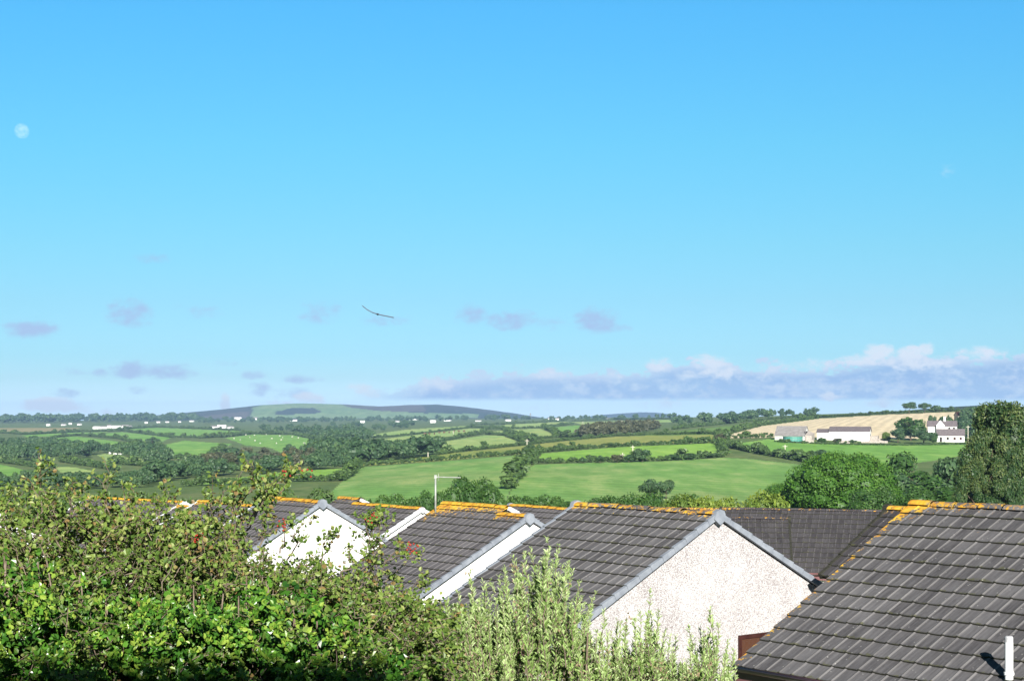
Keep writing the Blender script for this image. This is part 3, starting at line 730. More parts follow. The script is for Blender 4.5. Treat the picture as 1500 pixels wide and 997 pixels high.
# ------------------------------------------------------------------ houses of the estate
GA = .319     # course gauge
RU = .226     # spacing of the tile side laps
def roof_slope(r, g, n_s, L, hw, tanp, lich, seed, ov=(.07, .07)):
    """one tiled slope; local frame: origin at the near ridge end, r along the ridge, slope falling along g*n_s"""
    p = math.atan(tanp); Sl = (hw + .22) / math.cos(p); nc = max(3, round(Sl / GA)); ga = Sl / nc
    rng = np.random.default_rng(seed)
    nt = max(2, int(round((L + ov[0] + ov[1]) / RU))); ru = (L + ov[0] + ov[1]) / nt
    prof = [(0.0, .003), (.05, .010), (.12, .014), (.19, .010), (.26, .001), (.6, .0)]
    us = np.array([i + f for i in range(nt) for f, _ in prof] + [nt]); hs = np.array([h for i in range(nt) for _, h in prof] + [.004])
    dn = np.array([g[0] * n_s * math.cos(p), g[1] * n_s * math.cos(p), -math.sin(p)])
    nm = np.array([g[0] * n_s * math.sin(p), g[1] * n_s * math.sin(p), math.cos(p)])
    rr = np.array([r[0], r[1], 0.0])
    V, UV, LI, Q, MI = [], [], [], [], []; k = len(us); off = 0
    for c in range(nc):
        jit = rng.normal(0, .0015, nt + 1)[us.astype(int)]
        dz = rng.normal(0, .0014, nt + 1)[us.astype(int)]
        for (v, h, vc) in ((c * ga - (.03 if c else 0), .004, c + .001), ((c + 1) * ga, .030, c + .985), ((c + 1) * ga + .001, -.006, c + .99)):
            vv = v + (jit if h != .004 else 0)
            hh = hs + h + (dz if h > .01 else 0)
            if h < 0: hh = np.full(k, h)
            P = (us * ru - ov[0])[:, None] * rr + (np.broadcast_to(vv, (k,)))[:, None] * dn + hh[:, None] * nm
            V.append(P); UV.append(np.stack([us, np.full(k, vc)], 1))
            LI.append(np.array([lich(u / nt, c + (0 if h == .004 else 1)) for u in us]))
        for row in range(2):
            a = off + row * k + np.arange(k - 1)
            q = np.stack([a, a + 1, a + k + 1, a + k], 1)
            Q.append(q if n_s < 0 else q[:, ::-1]); MI.append(np.full(k - 1, row))
        off += 3 * k
    # underside
    P0 = [(-ov[0]) * rr - .05 * nm, (L + ov[1]) * rr - .05 * nm, (L + ov[1]) * rr + Sl * dn - .05 * nm, (-ov[0]) * rr + Sl * dn - .05 * nm]
    V.append(np.array(P0)); UV.append(np.zeros((4, 2))); LI.append(np.zeros(4)); Q.append(np.array([[off, off + 1, off + 2, off + 3]])); MI.append(np.array([1]))
    return np.concatenate(V), np.concatenate(Q), np.concatenate(UV), np.concatenate(LI), np.concatenate(MI)

def lichen_fn(L, ridge=.35, far=.6, verge=.0, near=.2, depth=.8, fardepth=1.6, farlen=.7):
    def f(u, v):
        d_far = (1 - u) * L; d_near = u * L
        return (ridge * math.exp(-v / depth) + far * math.exp(-d_far / farlen) * math.exp(-v / fardepth)
                + verge * math.exp(-d_far / .20) + near * math.exp(-d_near / .5) * math.exp(-v / 1.0))
    return f

def block(root, base, A, ang, L, hw, tanp, seed, tile='tile', wall='dashwhite', verge='verge', lich=None, ridge_l=0.55, eaves=True, gables=(True, True), wall_bottom=None, verges=(True, True), vsides=((-1, 1), (-1, 1))):
    """a gabled block: wall, roof slopes, ridge, verges, gutters as meshes of their own"""
    r = np.array([-math.sin(R(ang)), math.cos(R(ang)), 0]); g = np.array([math.cos(R(ang)), math.sin(R(ang)), 0])
    A = np.asarray(A, float); base = np.asarray(base, float); up = np.array([0, 0, 1.0]); o = A - base
    p = math.atan(tanp); dn = lambda s: g * s * math.cos(p) - up * math.sin(p); nm = lambda s: g * s * math.sin(p) + up * math.cos(p)
    lich = lich or lichen_fn(L)
    # walls: one solid, just under the roof
    zb = (wall_bottom if wall_bottom is not None else base[2]) - base[2]
    b = MB(); t = .075
    def prof(d):
        c = o + r * d
        return [c + g * -hw + up * (zb - c[2]), c + g * hw + up * (zb - c[2]), c + g * hw - up * (hw * tanp + t), c - up * t, c - g * hw - up * (hw * tanp + t)]
    f0, f1 = prof(0), prof(L)
    b.add(f0 + f1, [(0, 1, 2, 3, 4), (9, 8, 7, 6, 5), (1, 6, 7, 2), (0, 4, 9, 5), (2, 7, 8, 3), (4, 3, 8, 9), (0, 5, 6, 1)])
    wo = b.build('wall', M[wall], root)
    for s in (-1, 1):
        V, Q, UV, LI, MI = roof_slope(r, g, s, L, hw, tanp, lich, seed + s)
        link('roof', np_mesh('roof', V + o, Q, [M[tile], M['tile_edge']], mi=MI, uv=UV, attrs={'lichen': LI}), root)
    # ridge tiles: short caps laid end to end
    V, Q, UV, LI = [], [], [], []; n = max(2, round((L + .14) / .42)); sl = (L + .14) / n; rng = np.random.default_rng(seed)
    for i in range(n):
        a0 = -.07 + i * sl; a1 = a0 + sl - .012; dz = rng.normal(0, .006)
        for a, sc in ((a0, 1.0), (a1, .96)):
            for th in np.linspace(-1.15, 1.15, 7):
                V.append(o + r * a + g * (.135 * sc * math.sin(th)) + up * (.115 * sc * math.cos(th) - .055 + dz))
                UV.append((i * 3.37 + .5, .4)); u = (a + .07) / (L + .14); LI.append(ridge_l + lich(u, 0) * .45)
        k = len(V) - 14
        for j in range(6): Q.append((k + j, k + j + 1, k + 8 + j, k + 7 + j))
    link('ridge', np_mesh('ridge', np.array(V), np.array(Q), M[tile], uv=np.array(UV), attrs={'lichen': np.array(LI)}), root)
    # stepped verge units along the gables
    Sl = (hw + .22) / math.cos(p); nc = max(3, round(Sl / GA)); ga = Sl / nc
    for e, (d0, sg) in enumerate(((0, -1), (L, 1))):
        if not verges[e]: continue
        for s in vsides[e]:
            vb = MB()
            for c in range(nc):
                a0, a1 = c * ga, (c + 1) * ga - .006
                q = []
                for (hh0, hh1) in ((-.062, -.062), (.030, .050)):
                    for (a, x) in ((a0, .035), (a1, .035), (a1, .105), (a0, .105)):
                        hgt = hh0 if a == a0 else hh1
                        q.append(o + r * (d0 + sg * x) + dn(s) * a + nm(s) * hgt)
                vb.hexa(q)
            vb.build('verge', M[verge], root)
        if -1 not in vsides[e]: continue
        cap = MB(); c = o + r * (d0 + sg * .03); w_ = .62 if verge == 'whiteverge' else 1
        cap.add([c + g * x * w_ + up * z * w_ + r * sg * y for y in (0, .10) for x, z in ((-.15, -.09), (0, -.20), (.15, -.09), (.10, .05), (0, .085), (-.10, .05))],
                [(0, 1, 2, 3, 4, 5), (11, 10, 9, 8, 7, 6)] + [(i, 6 + i, 6 + (i + 1) % 6, (i + 1) % 6) for i in range(6)])
        cap.build('ridge_end', M[verge], root)
    if eaves:
        for s in (-1, 1):
            ez = o + dn(s) * Sl
            fb = MB(); x0, x1 = -.05, L + .05
            c = o + g * s * (hw + .16) - up * ((hw + .16) * tanp + .10)
            fb.hexa([c + r * x0 - up * .16 - g * s * .012, c + r * x1 - up * .16 - g * s * .012, c + r * x1 - up * .16 + g * s * .012, c + r * x0 - up * .16 + g * s * .012,
                     c + r * x0 - g * s * .012, c + r * x1 - g * s * .012, c + r * x1 + g * s * .012, c + r * x0 + g * s * .012])
            fb.build('fascia', M['brown'], root)
            gb = MB(); gc = o + g * s * (hw + .292) - up * ((hw + .22) * tanp - .022); k = 9; vs = []
            for a in (x0, x1):
                for j in range(k):
                    th = math.pi * j / (k - 1); vs.append(gc + r * a + g * (  .066 * math.cos(th)) - up * (  .066 * math.sin(th)))
                for j in range(k):
                    th = math.pi * (k - 1 - j) / (k - 1); vs.append(gc + r * a + g * (.058 * math.cos(th)) - up * (.058 * math.sin(th)))
            m2 = 2 * k
            gb.add(vs, [(j, (j + 1) % m2, m2 + (j + 1) % m2, m2 + j) for j in range(m2)] + [tuple(range(m2 - 1, -1, -1)), tuple(range(m2, 2 * m2))])
            gb.build('gutter', M['brown'], root, smooth=True)
    return r, g, o

def cam(px, py, Y): return ray(px, py, Y)
ESTATE = 'houses of the estate below'
def house(label, A, ang, L, hw, tanp, seed, **kw):
    r = np.array([-math.sin(R(ang)), math.cos(R(ang)), 0])
    A = np.array(A, float); c = A + r * L / 2; gz = ground_near(c[1]) - .15
    root = empty('house', (c[0], c[1], gz), label, 'house', ESTATE)
    return (root,) + block(root, (c[0], c[1], gz), A, ang, L, hw, tanp, seed, **kw) + (np.array([c[0], c[1], gz]),)

ANG = 38.0; TP = .525; rE = np.array([-math.sin(R(ANG)), math.cos(R(ANG)), 0])
# nearest house, its roof filling the lower right corner
far = cam(1341, 737, 24.0); LB = 9.5; AB = far - rE * LB; AB[2] = far[2]
rootB, rB, gB, oB, baseB = house('nearest house at lower right, worn grey tiled roof with a white vent pipe', AB, ANG, LB, 3.70, .54, 11, tile='tileB', verge='tile_edge', ridge_l=0.31,
      lich=lichen_fn(LB, ridge=.34, far=.95, verge=.46, near=.1, depth=.7, fardepth=1.0, farlen=.5), verges=(True, False))
# vent pipe, found where its foot meets the slope
d = np.array([(1478 - CX) / F, 1, -(998 - HY) / F]); gl = np.array([math.cos(R(ANG)), math.sin(R(ANG)), 0])
A0 = AB - np.array([0, 0, H0]); nrm = np.array([-gl[0] * .54, -gl[1] * .54, 1.0]); tY = nrm.dot(A0) / nrm.dot(d); foot = d * tY + np.array([0, 0, H0]) - baseB
vp = MB(); hp = (998 - 931) / F * tY
vp.tube([foot - (0, 0, .15), foot + (0, 0, hp - .07)], .049, 14); vp.tube([foot + (0, 0, .085), foot + (0, 0, .115)], .062, 14)
pipe = vp.build('vent_pipe', M['white_plastic'], rootB, smooth=False)
vc = MB(); vc.tube([foot + (0, 0, hp - .07), foot + (0, 0, hp - .02), foot + (0, 0, hp)], [.050, .050, .040], 14); vc.build('vent_cap', M['grey_plastic'], pipe)
fl = MB(); fl.tube([foot - (0, 0, .09), foot + (0, 0, .03)], [.11, .058], 14); fl.build('flashing', M['tile_edge'], pipe)
# the lower roof just beyond it
house('low roofed house wedged between the nearest roof and the long dark roof', cam(1306, 744, 30.0) - rE * 3.0, ANG, 3.0, 1.75, .60, 12, tile='tileF', verge='tile_edge', wall='dash', ridge_l=0.52, lich=lichen_fn(3, ridge=.3, far=.3), eaves=False)
# middle gable house
AA = cam(1048, 752, 28.0)
rootA, rA, gA, oA, baseA = house('pebbledashed gable house in the middle with a brown window under its wide grey roof', AA, ANG, 3.75, 3.65, TP, 13, tile='tileB', wall='dash', ridge_l=0.36,
      lich=lichen_fn(3.75, ridge=.36, far=.75, near=.35, depth=.8, fardepth=.8, farlen=.35))
# window in the gable: opening seen right of the centre, partly behind the nearest roof
def gable_px(px, py, A, ang, out=0.0):
    r = np.array([-math.sin(R(ang)), math.cos(R(ang)), 0]); dd = np.array([(px - CX) / F, 1, -(py - HY) / F]); a0 = A - np.array([0, 0, H0])
    t = a0.dot(r) / dd.dot(r); return dd * t + np.array([0, 0, H0]) - r * out
w0 = gable_px(1081, 930, AA, ANG) - baseA; w1 = w0 + gA * 1.15 - np.array([0, 0, 1.05])
def slab(b, c0, gdir, w, z0, z1, r, d0, d1):
    p = [c0 + r * d0, c0 + gdir * w + r * d0, c0 + gdir * w + r * d1, c0 + r * d1]
    b.hexa([q + np.array([0, 0, z0]) for q in p] + [q + np.array([0, 0, z1]) for q in p])
rAv = rA
fr = MB()
for (x0, x1, z0, z1) in ((0, 1.15, -.07, 0), (0, 1.15, -1.05, -.98), (0, .07, -.98, -.07), (1.08, 1.15, -.98, -.07), (.55, .61, -.98, -.07)):
    slab(fr, w0 + gA * x0, gA, x1 - x0, z0, z1, rAv, -.035, .02)
win = fr.build('window', M['brownwood'], rootA)
pn = MB(); slab(pn, w0 + gA * .07, gA, 1.01, -.98, -.07, rAv, -.012, -.004)
m, nt, out = new_mat('window_glass'); principled(nt, out, (.075, .035, .022), .08, .5); M['glass'] = m
pn.build('pane', M['glass'], win)
sl = MB(); slab(sl, w0 - gA * .06, gA, 1.27, -1.11, -1.055, rAv, -.09, .02); sl.build('sill', M['white_paint'], win)
bc = MB(); slab(bc, gable_px(880, 930, AA, ANG) - baseA - gA * .6, gA, 7.25 , -.03, .012, rAv, -.014, .02)
# house carrying the aerial: a far block and a slightly lower near one
def two_block(label, A1, L1, A2, L2, hw, seed, kw1, kw2):
    c = A1 + rE * (L1 / 2); gz = ground_near(c[1]) - .15; root = empty('house', (c[0], c[1], gz), label, 'house', ESTATE); bs = (c[0], c[1], gz)
    block(root, bs, A1, ANG, L1, hw, TP, seed, **kw1); block(root, bs, A2, ANG, L2, hw, TP, seed + 7, **kw2); return root
AC2 = cam(772, 756, 36.0); L2 = .95; gE = np.array([math.cos(R(ANG)), math.sin(R(ANG)), 0]); AC1 = AC2 + rE * (L2 + .146) + gE * .27 + np.array([0, 0, .27 * TP])
rootC = two_block('white gabled house carrying the tall aerial, thick orange lichen on its stepped ridge', AC1, 2.5, AC2, L2, 3.6, 20,
    dict(lich=lichen_fn(2.5, ridge=.56, far=.95, depth=1.5, fardepth=2.2, farlen=.9), ridge_l=0.52, verge='whiteverge', verges=(True, False), vsides=((1,), ()), eaves=True),
    dict(lich=lichen_fn(L2, ridge=.42, far=.3, depth=1.0), ridge_l=0.50, verges=(True, False), eaves=True))
# house at the back, thin white gable strip
AE2 = cam(616, 745, 46.0); LE2 = 3.55
rootE = two_block('grey roofed house behind the white gable, orange line of lichen along its ridge', AE2 + rE * (LE2 + .146) + gE * .24 + np.array([0, 0, .24 * TP]), 1.1, AE2, LE2, 3.5, 31,
    dict(lich=lichen_fn(1.1, ridge=.3, far=.3, depth=.6), ridge_l=0.50, verge='whiteverge', verges=(True, False), vsides=((1,), ())), dict(lich=lichen_fn(LE2, ridge=.32, far=.25, depth=.6), ridge_l=0.62, verge='whiteverge', verges=(True, False)))
# white gable left of the middle
house('white gable house left of centre with bright orange lichen along its short ridge', cam(470, 735, 42.0), ANG, 2.75, 3.6, .55, 41, ridge_l=0.70,
      lich=lichen_fn(2.75, ridge=.60, far=.6, near=.1, depth=.55, fardepth=.8, farlen=.6))
house('grey roofed house left of the white gable, white strip of gable edge showing', cam(371, 741, 49.0), ANG, 3.6, 3.5, TP, 51, verge='whiteverge', ridge_l=0.64,
      lich=lichen_fn(3.6, ridge=.35, far=.8, depth=.6, fardepth=1.0, farlen=.8))
house('house behind the hawthorn with a band of orange lichen and two white gable ends', cam(280, 742, 54.5), ANG, .9, 3.2, TP, 61, verge='whiteverge', ridge_l=0.50, lich=lichen_fn(.9, ridge=.4, far=.4))
house('long roofed house glimpsed through hawthorn leaves, orange ridge at far left', cam(268, 735, 58.0), ANG+14, 5.6, 3.4, TP, 62, verge='whiteverge', ridge_l=0.68, lich=lichen_fn(5.6, ridge=.55, far=.4, near=.3, depth=.7))
house('house at the left border, only a scrap of white gable showing above leaves', cam(-52, 727, 52.0), ANG, 4.0, 3.4, TP, 71, verge='whiteverge', ridge_l=0.40)
house('small grey roof with a lichened ridge between the aerial house and middle gable', cam(852, 747, 50.0), ANG, 3.6, 3.2, TP, 81, ridge_l=0.65, lich=lichen_fn(3.6, ridge=.30, far=.3, depth=.5), gables=(True, True))
# long dark roof facing the viewpoint
AF = cam(1400, 750, 56.0); house('long dark roofed house across the back with a brown gutter', AF, 74, 8.3, 3.5, TP, 91, tile='tileF', ridge_l=0.22, lich=lichen_fn(8.3, ridge=.24, far=.55, depth=.4, fardepth=.5, farlen=.5), verge='tile_edge')
AG = cam(1153, 759, 53.0); house('lower dark roof in front of the long one, its right edge upright', AG, 82, 5.0, 2.6, TP, 95, tile='tileF', ridge_l=0.20, lich=lichen_fn(5, ridge=.24, far=.2, depth=.4), verge='tile_edge')
AH = cam(1112, 746, 60.0); house('dark roof beyond the middle gable house, thin lichened ridge', AH, 78, 5.6, 3.2, TP, 97, tile='tileF', ridge_l=0.42, lich=lichen_fn(5.6, ridge=.24, far=.2, depth=.5), verge='tile_edge')
# unseen house the view is taken from, added to shade the hedge
hb = empty('house', (0, -5.2, -.1), 'unseen white house behind the viewpoint, its roof shading the foot of the hedge', 'house')
b = MB(); b.add([(-9, -4.5, 0), (9, -4.5, 0), (9, 4.5, 0), (-9, 4.5, 0), (-9, -4.5, 5.6), (9, -4.5, 5.6), (9, 4.5, 5.6), (-9, 4.5, 5.6), (-9, 0, 8.60), (9, 0, 8.60)],
      [(3, 2, 1, 0), (0, 1, 5, 4), (2, 3, 7, 6), (1, 2, 6, 9, 5), (3, 0, 4, 8, 7), (4, 5, 9, 8), (6, 7, 8, 9)]); b.build('wall', M['dashwhite'], hb)
b = MB()
for s in (-1, 1): b.hexa([(-9.2, s * 4.95, 5.46), (9.2, s * 4.95, 5.46), (9.2, 0, 8.68), (-9.2, 0, 8.68), (-9.2, s * 4.95, 5.6), (9.2, s * 4.95, 5.6), (9.2, 0, 8.84), (-9.2, 0, 8.84)])
b.build('roof', M['slate'], hb)

# television aerial standing on the ridge
pf = cam(638, 741, 38.6); ph = (741 - 697) / F * 38.6
ae = empty('television_aerial', pf, 'tall pale television aerial on a pole above the lichened ridge', 'aerial')
b = MB(); b.tube([(0, 0, -.25), (0, 0, ph)], .024, 8); b.build('mast', M['steel'], ae, smooth=True)
b = MB(); b.box(-.03, .03, -.03, .03, ph - .06, ph + .03); b.tube([(0, 0, ph - .02), (.62, -.03, ph - .035)], .014, 6)
for i in range(9):
    x = .08 + i * .065; l = .16 - i * .006
    b.tube([(x, -l, ph - .025), (x, l, ph - .025)], .005, 4)
b.tube([(.07, 0, ph - .10), (.07, 0, ph + .06)], .008, 4); b.build('antenna', M['steel'], ae)

# ------------------------------------------------------------------ farm
def shed(name, label, cat, px0, px1, base_py, Y, depth, eave_h, ridge_h, wall, roof, rot=0.0, over=.25, group=None, open_end=False, parts=None):
    Y = float(Yof((px0 + px1) / 2, base_py)) + 2; p0 = ray(px0, base_py, Y); p1 = ray(px1, base_py, Y); L = float(np.linalg.norm(p1 - p0)); c = (p0 + p1) / 2
    o = empty(name, c, label, cat, group); o.rotation_euler.z = rot
    hL = L / 2; D = depth
    b = MB()
    b.add([(-hL, 0, -2), (hL, 0, -2), (hL, D, -2), (-hL, D, -2), (-hL, 0, eave_h), (hL, 0, eave_h), (hL, D, eave_h), (-hL, D, eave_h), (-hL, D / 2, ridge_h), (hL, D / 2, ridge_h)],
          [(3, 2, 1, 0), (0, 1, 5, 4), (2, 3, 7, 6), (1, 2, 6, 9, 5), (3, 0, 4, 8, 7), (4, 5, 9, 8), (6, 7, 8, 9)]); b.build('wall', M[wall], o)
    b = MB(); sl = (ridge_h - eave_h) / (D / 2)
    for s in (0, 1):
        y0 = -over if s == 0 else D + over; z0 = eave_h - over * sl
        b.hexa([(-hL - over, y0, z0 + .02), (hL + over, y0, z0 + .02), (hL + over, D / 2, ridge_h + .02), (-hL - over, D / 2, ridge_h + .02),
                (-hL - over, y0, z0 + .16), (hL + over, y0, z0 + .16), (hL + over, D / 2, ridge_h + .16), (-hL - over, D / 2, ridge_h + .16)])
    b.build('roof', M[roof], o)
    return o, hL, D
bo, hL, D = shed('barn', 'grey roofed barn with a dark open end behind the green tank', 'barn', 1135, 1178, 644.5, 612, 10.5, 1.7, 5.2, 'white_paint', 'barn_roof', rot=-.36)
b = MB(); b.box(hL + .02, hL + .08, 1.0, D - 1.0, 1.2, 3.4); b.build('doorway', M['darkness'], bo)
b = MB(); b.add([(hL + .3, .4, -1), (hL + 2.6, 1.2, -1), (hL + 2.6, 7.5, -1), (hL + .3, 7.5, -1), (hL + .3, .4, 2.0), (hL + 2.6, 1.2, 1.7), (hL + 2.6, 7.5, 2.6), (hL + .3, 7.5, 3.6)], [(3, 2, 1, 0), (4, 5, 6, 7), (0, 1, 5, 4), (1, 2, 6, 5), (2, 3, 7, 6), (3, 0, 4, 7)]); b.build('lean_to', M['stone'], bo)
bo2, hL, D = shed('barn', 'long white barn with dark grey roof, one end of the roof lower', 'barn', 1215, 1273, 645.5, 608, 8.5, 3.6, 5.3, 'white_paint', 'slate', rot=-.30)
b = MB(); b.add([(-hL - 4.6, .3, -2), (-hL - .02, .3, -2), (-hL - .02, D - .3, -2), (-hL - 4.6, D - .3, -2), (-hL - 4.6, .3, 3.2), (-hL - .02, .3, 3.2), (-hL - .02, D - .3, 3.2), (-hL - 4.6, D - .3, 3.2), (-hL - 4.6, D / 2, 4.4), (-hL - .02, D / 2, 4.4)],
      [(3, 2, 1, 0), (0, 1, 5, 4), (2, 3, 7, 6), (1, 2, 6, 9, 5), (3, 0, 4, 8, 7), (4, 5, 9, 8), (6, 7, 8, 9)]); b.build('extension', M['white_paint'], bo2)
b = MB()
for s in (0, 1):
    y0 = .05 if s == 0 else D - .05
    b.hexa([(-hL - 4.9, y0, 3.1), (-hL - .3, y0, 3.1), (-hL - .3, D / 2, 4.42), (-hL - 4.9, D / 2, 4.42), (-hL - 4.9, y0, 3.25), (-hL - .3, y0, 3.25), (-hL - .3, D / 2, 4.57), (-hL - 4.9, D / 2, 4.57)])
b.build('extension_roof', M['slate'], bo2)
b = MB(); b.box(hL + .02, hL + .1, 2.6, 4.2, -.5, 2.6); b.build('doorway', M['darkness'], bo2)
b = MB(); b.box(hL + .15, hL + 3.0, 1.0, 7.0, -1.5, 1.9); b.box(hL + 3.05, hL + 5.5, 3.0, 6.0, -1.5, .9); b.build('lean_to', M['stone'], bo2)
# walls and clutter of the yard
for (px0, px1, py, h, d_, lab) in ((1180, 1192, 648.5, 1.3, 1.2, 'low stone yard wall beside the green tank'), (1230, 1246, 649, 1.2, .8, 'low pale yard wall in front of the long barn'), (1262, 1300, 648.5, .9, .7, 'grey yard wall right of the long barn')):
    c = T((px0 + px1) / 2, py); w = (px1 - px0) / F * 602 / 2; o = empty('yard_wall', c, lab, 'wall')
    b = MB(); rnd = random.Random(px0); x = -w
    while x < w:
        s = rnd.uniform(.5, .9); b.box(x, min(x + s, w) - .02, 0, d_, -1, h * rnd.uniform(.75, 1.05)); x += s
    b.build('stonework', M['stone'], o)
# green slurry tank
c = T(1164, 648.5); o = empty('slurry_tank', c, 'round green farm tank in front of the barn', 'tank')
b = MB(); n = 28; rad = 3.6; vs = [(rad * math.cos(2 * math.pi * i / n), 3.6 + rad * math.sin(2 * math.pi * i / n), z) for z in (-1, 2.3) for i in range(n)] + [((rad - .12) * math.cos(2 * math.pi * i / n), 3.6 + (rad - .12) * math.sin(2 * math.pi * i / n), z) for z in (2.3, 1.2) for i in range(n)]
b.add(vs, [(i, (i + 1) % n, n + (i + 1) % n, n + i) for i in range(n)] + [(n + i, n + (i + 1) % n, 2 * n + (i + 1) % n, 2 * n + i) for i in range(n)] + [(2 * n + i, 2 * n + (i + 1) % n, 3 * n + (i + 1) % n, 3 * n + i) for i in range(n)] + [tuple(3 * n + i for i in range(n))]); b.build('tank_wall', M['tank'], o)
b = MB()
for z in (.4, 1.3, 2.2): b.tube([(rad * 1.012 * math.cos(2 * math.pi * i / n), 3.6 + rad * 1.012 * math.sin(2 * math.pi * i / n), z) for i in range(n + 1)], .06, 5, cap=False)
b.build('hoop', M['steel'], o)
# white farmhouse and its long low range
fo, hL, D = shed('farmhouse', 'white two storey farmhouse with dark roof and chimney among trees', 'house', 1360, 1401, 641, 622, 6.5, 4.6, 6.6, 'white_paint', 'slate', rot=-.22)
b = MB(); b.box(.6, 1.4, D / 2 - .4, D / 2 + .4, 5.8, 8.1); b.box(.5, 1.5, D / 2 - .5, D / 2 + .5, 8.1, 8.3); ch = b.build('chimney', M['white_paint'], fo)
b = MB(); b.tube([(1, D / 2, 8.3), (1, D / 2, 8.8)], .14, 8); b.build('chimney_pot', M['stone'], ch)
b = MB(); b.add([(-2.4, -1.6, -2), (.8, -1.6, -2), (.8, -.02, -2), (-2.4, -.02, -2), (-2.4, -1.6, 5.0), (.8, -1.6, 5.0), (.8, -.02, 5.0), (-2.4, -.02, 5.0), (-.8, -1.6, 7.0), (-.8, -.02, 7.0)], [(3, 2, 1, 0), (0, 1, 5, 8, 4), (2, 3, 7, 9, 6), (1, 2, 6, 5), (3, 0, 4, 7), (5, 6, 9, 8), (7, 4, 8, 9)]); b.build('gable_wing', M['white_paint'], fo)
b = MB()
for s in (-1, 1): b.hexa([(-.8 + s * 1.85, -1.8, 4.7), (-.8 + s * 1.85, 1.5, 4.7), (-.8, 1.5, 7.02), (-.8, -1.8, 7.02), (-.8 + s * 1.85, -1.8, 4.85), (-.8 + s * 1.85, 1.5, 4.85), (-.8, 1.5, 7.17), (-.8, -1.8, 7.17)])
b.build('gable_roof', M['slate'], fo)
for x in (2.2, 4.0):
    for z in (1.0, 3.2):
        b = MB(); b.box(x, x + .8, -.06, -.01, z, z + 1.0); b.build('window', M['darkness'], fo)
ro, hL, D = shed('farm_range', 'long low pink white farm range with dark roof beside the farmhouse', 'outbuilding', 1373, 1412, 647.5, 606, 5.5, 2.6, 4.9, 'white_paint', 'slate', rot=-.25)
for x in (-4.0, -1.5, 1.0, 3.2):
    b = MB(); b.box(x, x + .9, -.06, -.01, .2 if x < -3 else .9, 2.0); b.build('door' if x < -3 else 'window', M['darkness'] if x < 0 else M['brownwood'], ro)
shed('outbuilding', 'pinkish ruined outbuilding above the farmhouse among trees', 'outbuilding', 1403, 1418, 617, 760, 5, 3.0, 4.6, 'stone', 'brownwood', rot=.1)

# far white buildings: villages and lone farms
FARB = [ # px, base_py, width px, height px, label group
 (140, 628, 11, 3.4), (152, 627.5, 9, 3.6), (160, 626.5, 6, 4.6), (170, 627, 12, 3.6), (183, 626.5, 10, 4.2), (190, 626.3, 5, 3.2),
 (70, 623.5, 5, 2.6), (92, 623, 6, 2.6), (115, 622.5, 5, 2.8), (103, 621.5, 4, 2.2), (232, 619, 5, 2.6), (245, 618.6, 5, 2.2), (214, 620, 4, 2.2), (263, 618.5, 4, 2.4),
 (313, 627, 9, 3.6), (324, 627, 13, 4.6), (337, 627.5, 8, 3.4), (280, 617.5, 6, 2.4),
 (349, 614.5, 10, 3.6), (374, 613.5, 8, 3.6), (431, 616.5, 16, 2.8), (531, 619, 6, 2.8), (582, 618.5, 6, 2.8), (608, 614.8, 16, 3.2), (634, 619, 8, 3.6), (655, 616.5, 10, 2.4), (700, 617, 8, 2.0), (745, 616.5, 8, 2.2), (815, 615.5, 10, 3.8), (805, 615.5, 4, 4.2),
 (922, 625, 6, 2.6), (890, 614.6, 6, 2.2)]
for i, (px, py, w, h) in enumerate(FARB):
    b0 = T(px, py); Y = b0[1]; W = w / F * Y; H = h / F * Y
    lab = {17: 'lone white house at the edge of the left skyline wood', 15: 'larger white farmhouse above the sheep field', 28: 'white barn on the distant hilltop right of the broad hill'}.get(i, 'tiny white house of the far villages')
    grp = None if i in (17, 15, 28) else 'white houses of the far villages'
    o = empty('far_house', b0, lab, 'house', grp); o.rotation_euler.z = (i * 1.7) % .9 - .45
    D = max(W * .5, 5); e = H * .62
    b = MB(); b.add([(-W / 2, 0, -2), (W / 2, 0, -2), (W / 2, D, -2), (-W / 2, D, -2), (-W / 2, 0, e), (W / 2, 0, e), (W / 2, D, e), (-W / 2, D, e), (-W / 2, D / 2, H), (W / 2, D / 2, H)],
          [(3, 2, 1, 0), (0, 1, 5, 4), (2, 3, 7, 6), (1, 2, 6, 9, 5), (3, 0, 4, 8, 7), (4, 5, 9, 8), (6, 7, 8, 9)]); b.build('wall', M['white_paint'], o)
    b = MB()
    for s in (0, 1):
        y0 = -.3 if s == 0 else D + .3
        b.hexa([(-W / 2 - .3, y0, e - .1), (W / 2 + .3, y0, e - .1), (W / 2 + .3, D / 2, H + .05), (-W / 2 - .3, D / 2, H + .05), (-W / 2 - .3, y0, e + .2), (W / 2 + .3, y0, e + .2), (W / 2 + .3, D / 2, H + .35), (-W / 2 - .3, D / 2, H + .35)])
    b.build('roof', M['barn_roof' if i % 3 else 'white_paint'], o)
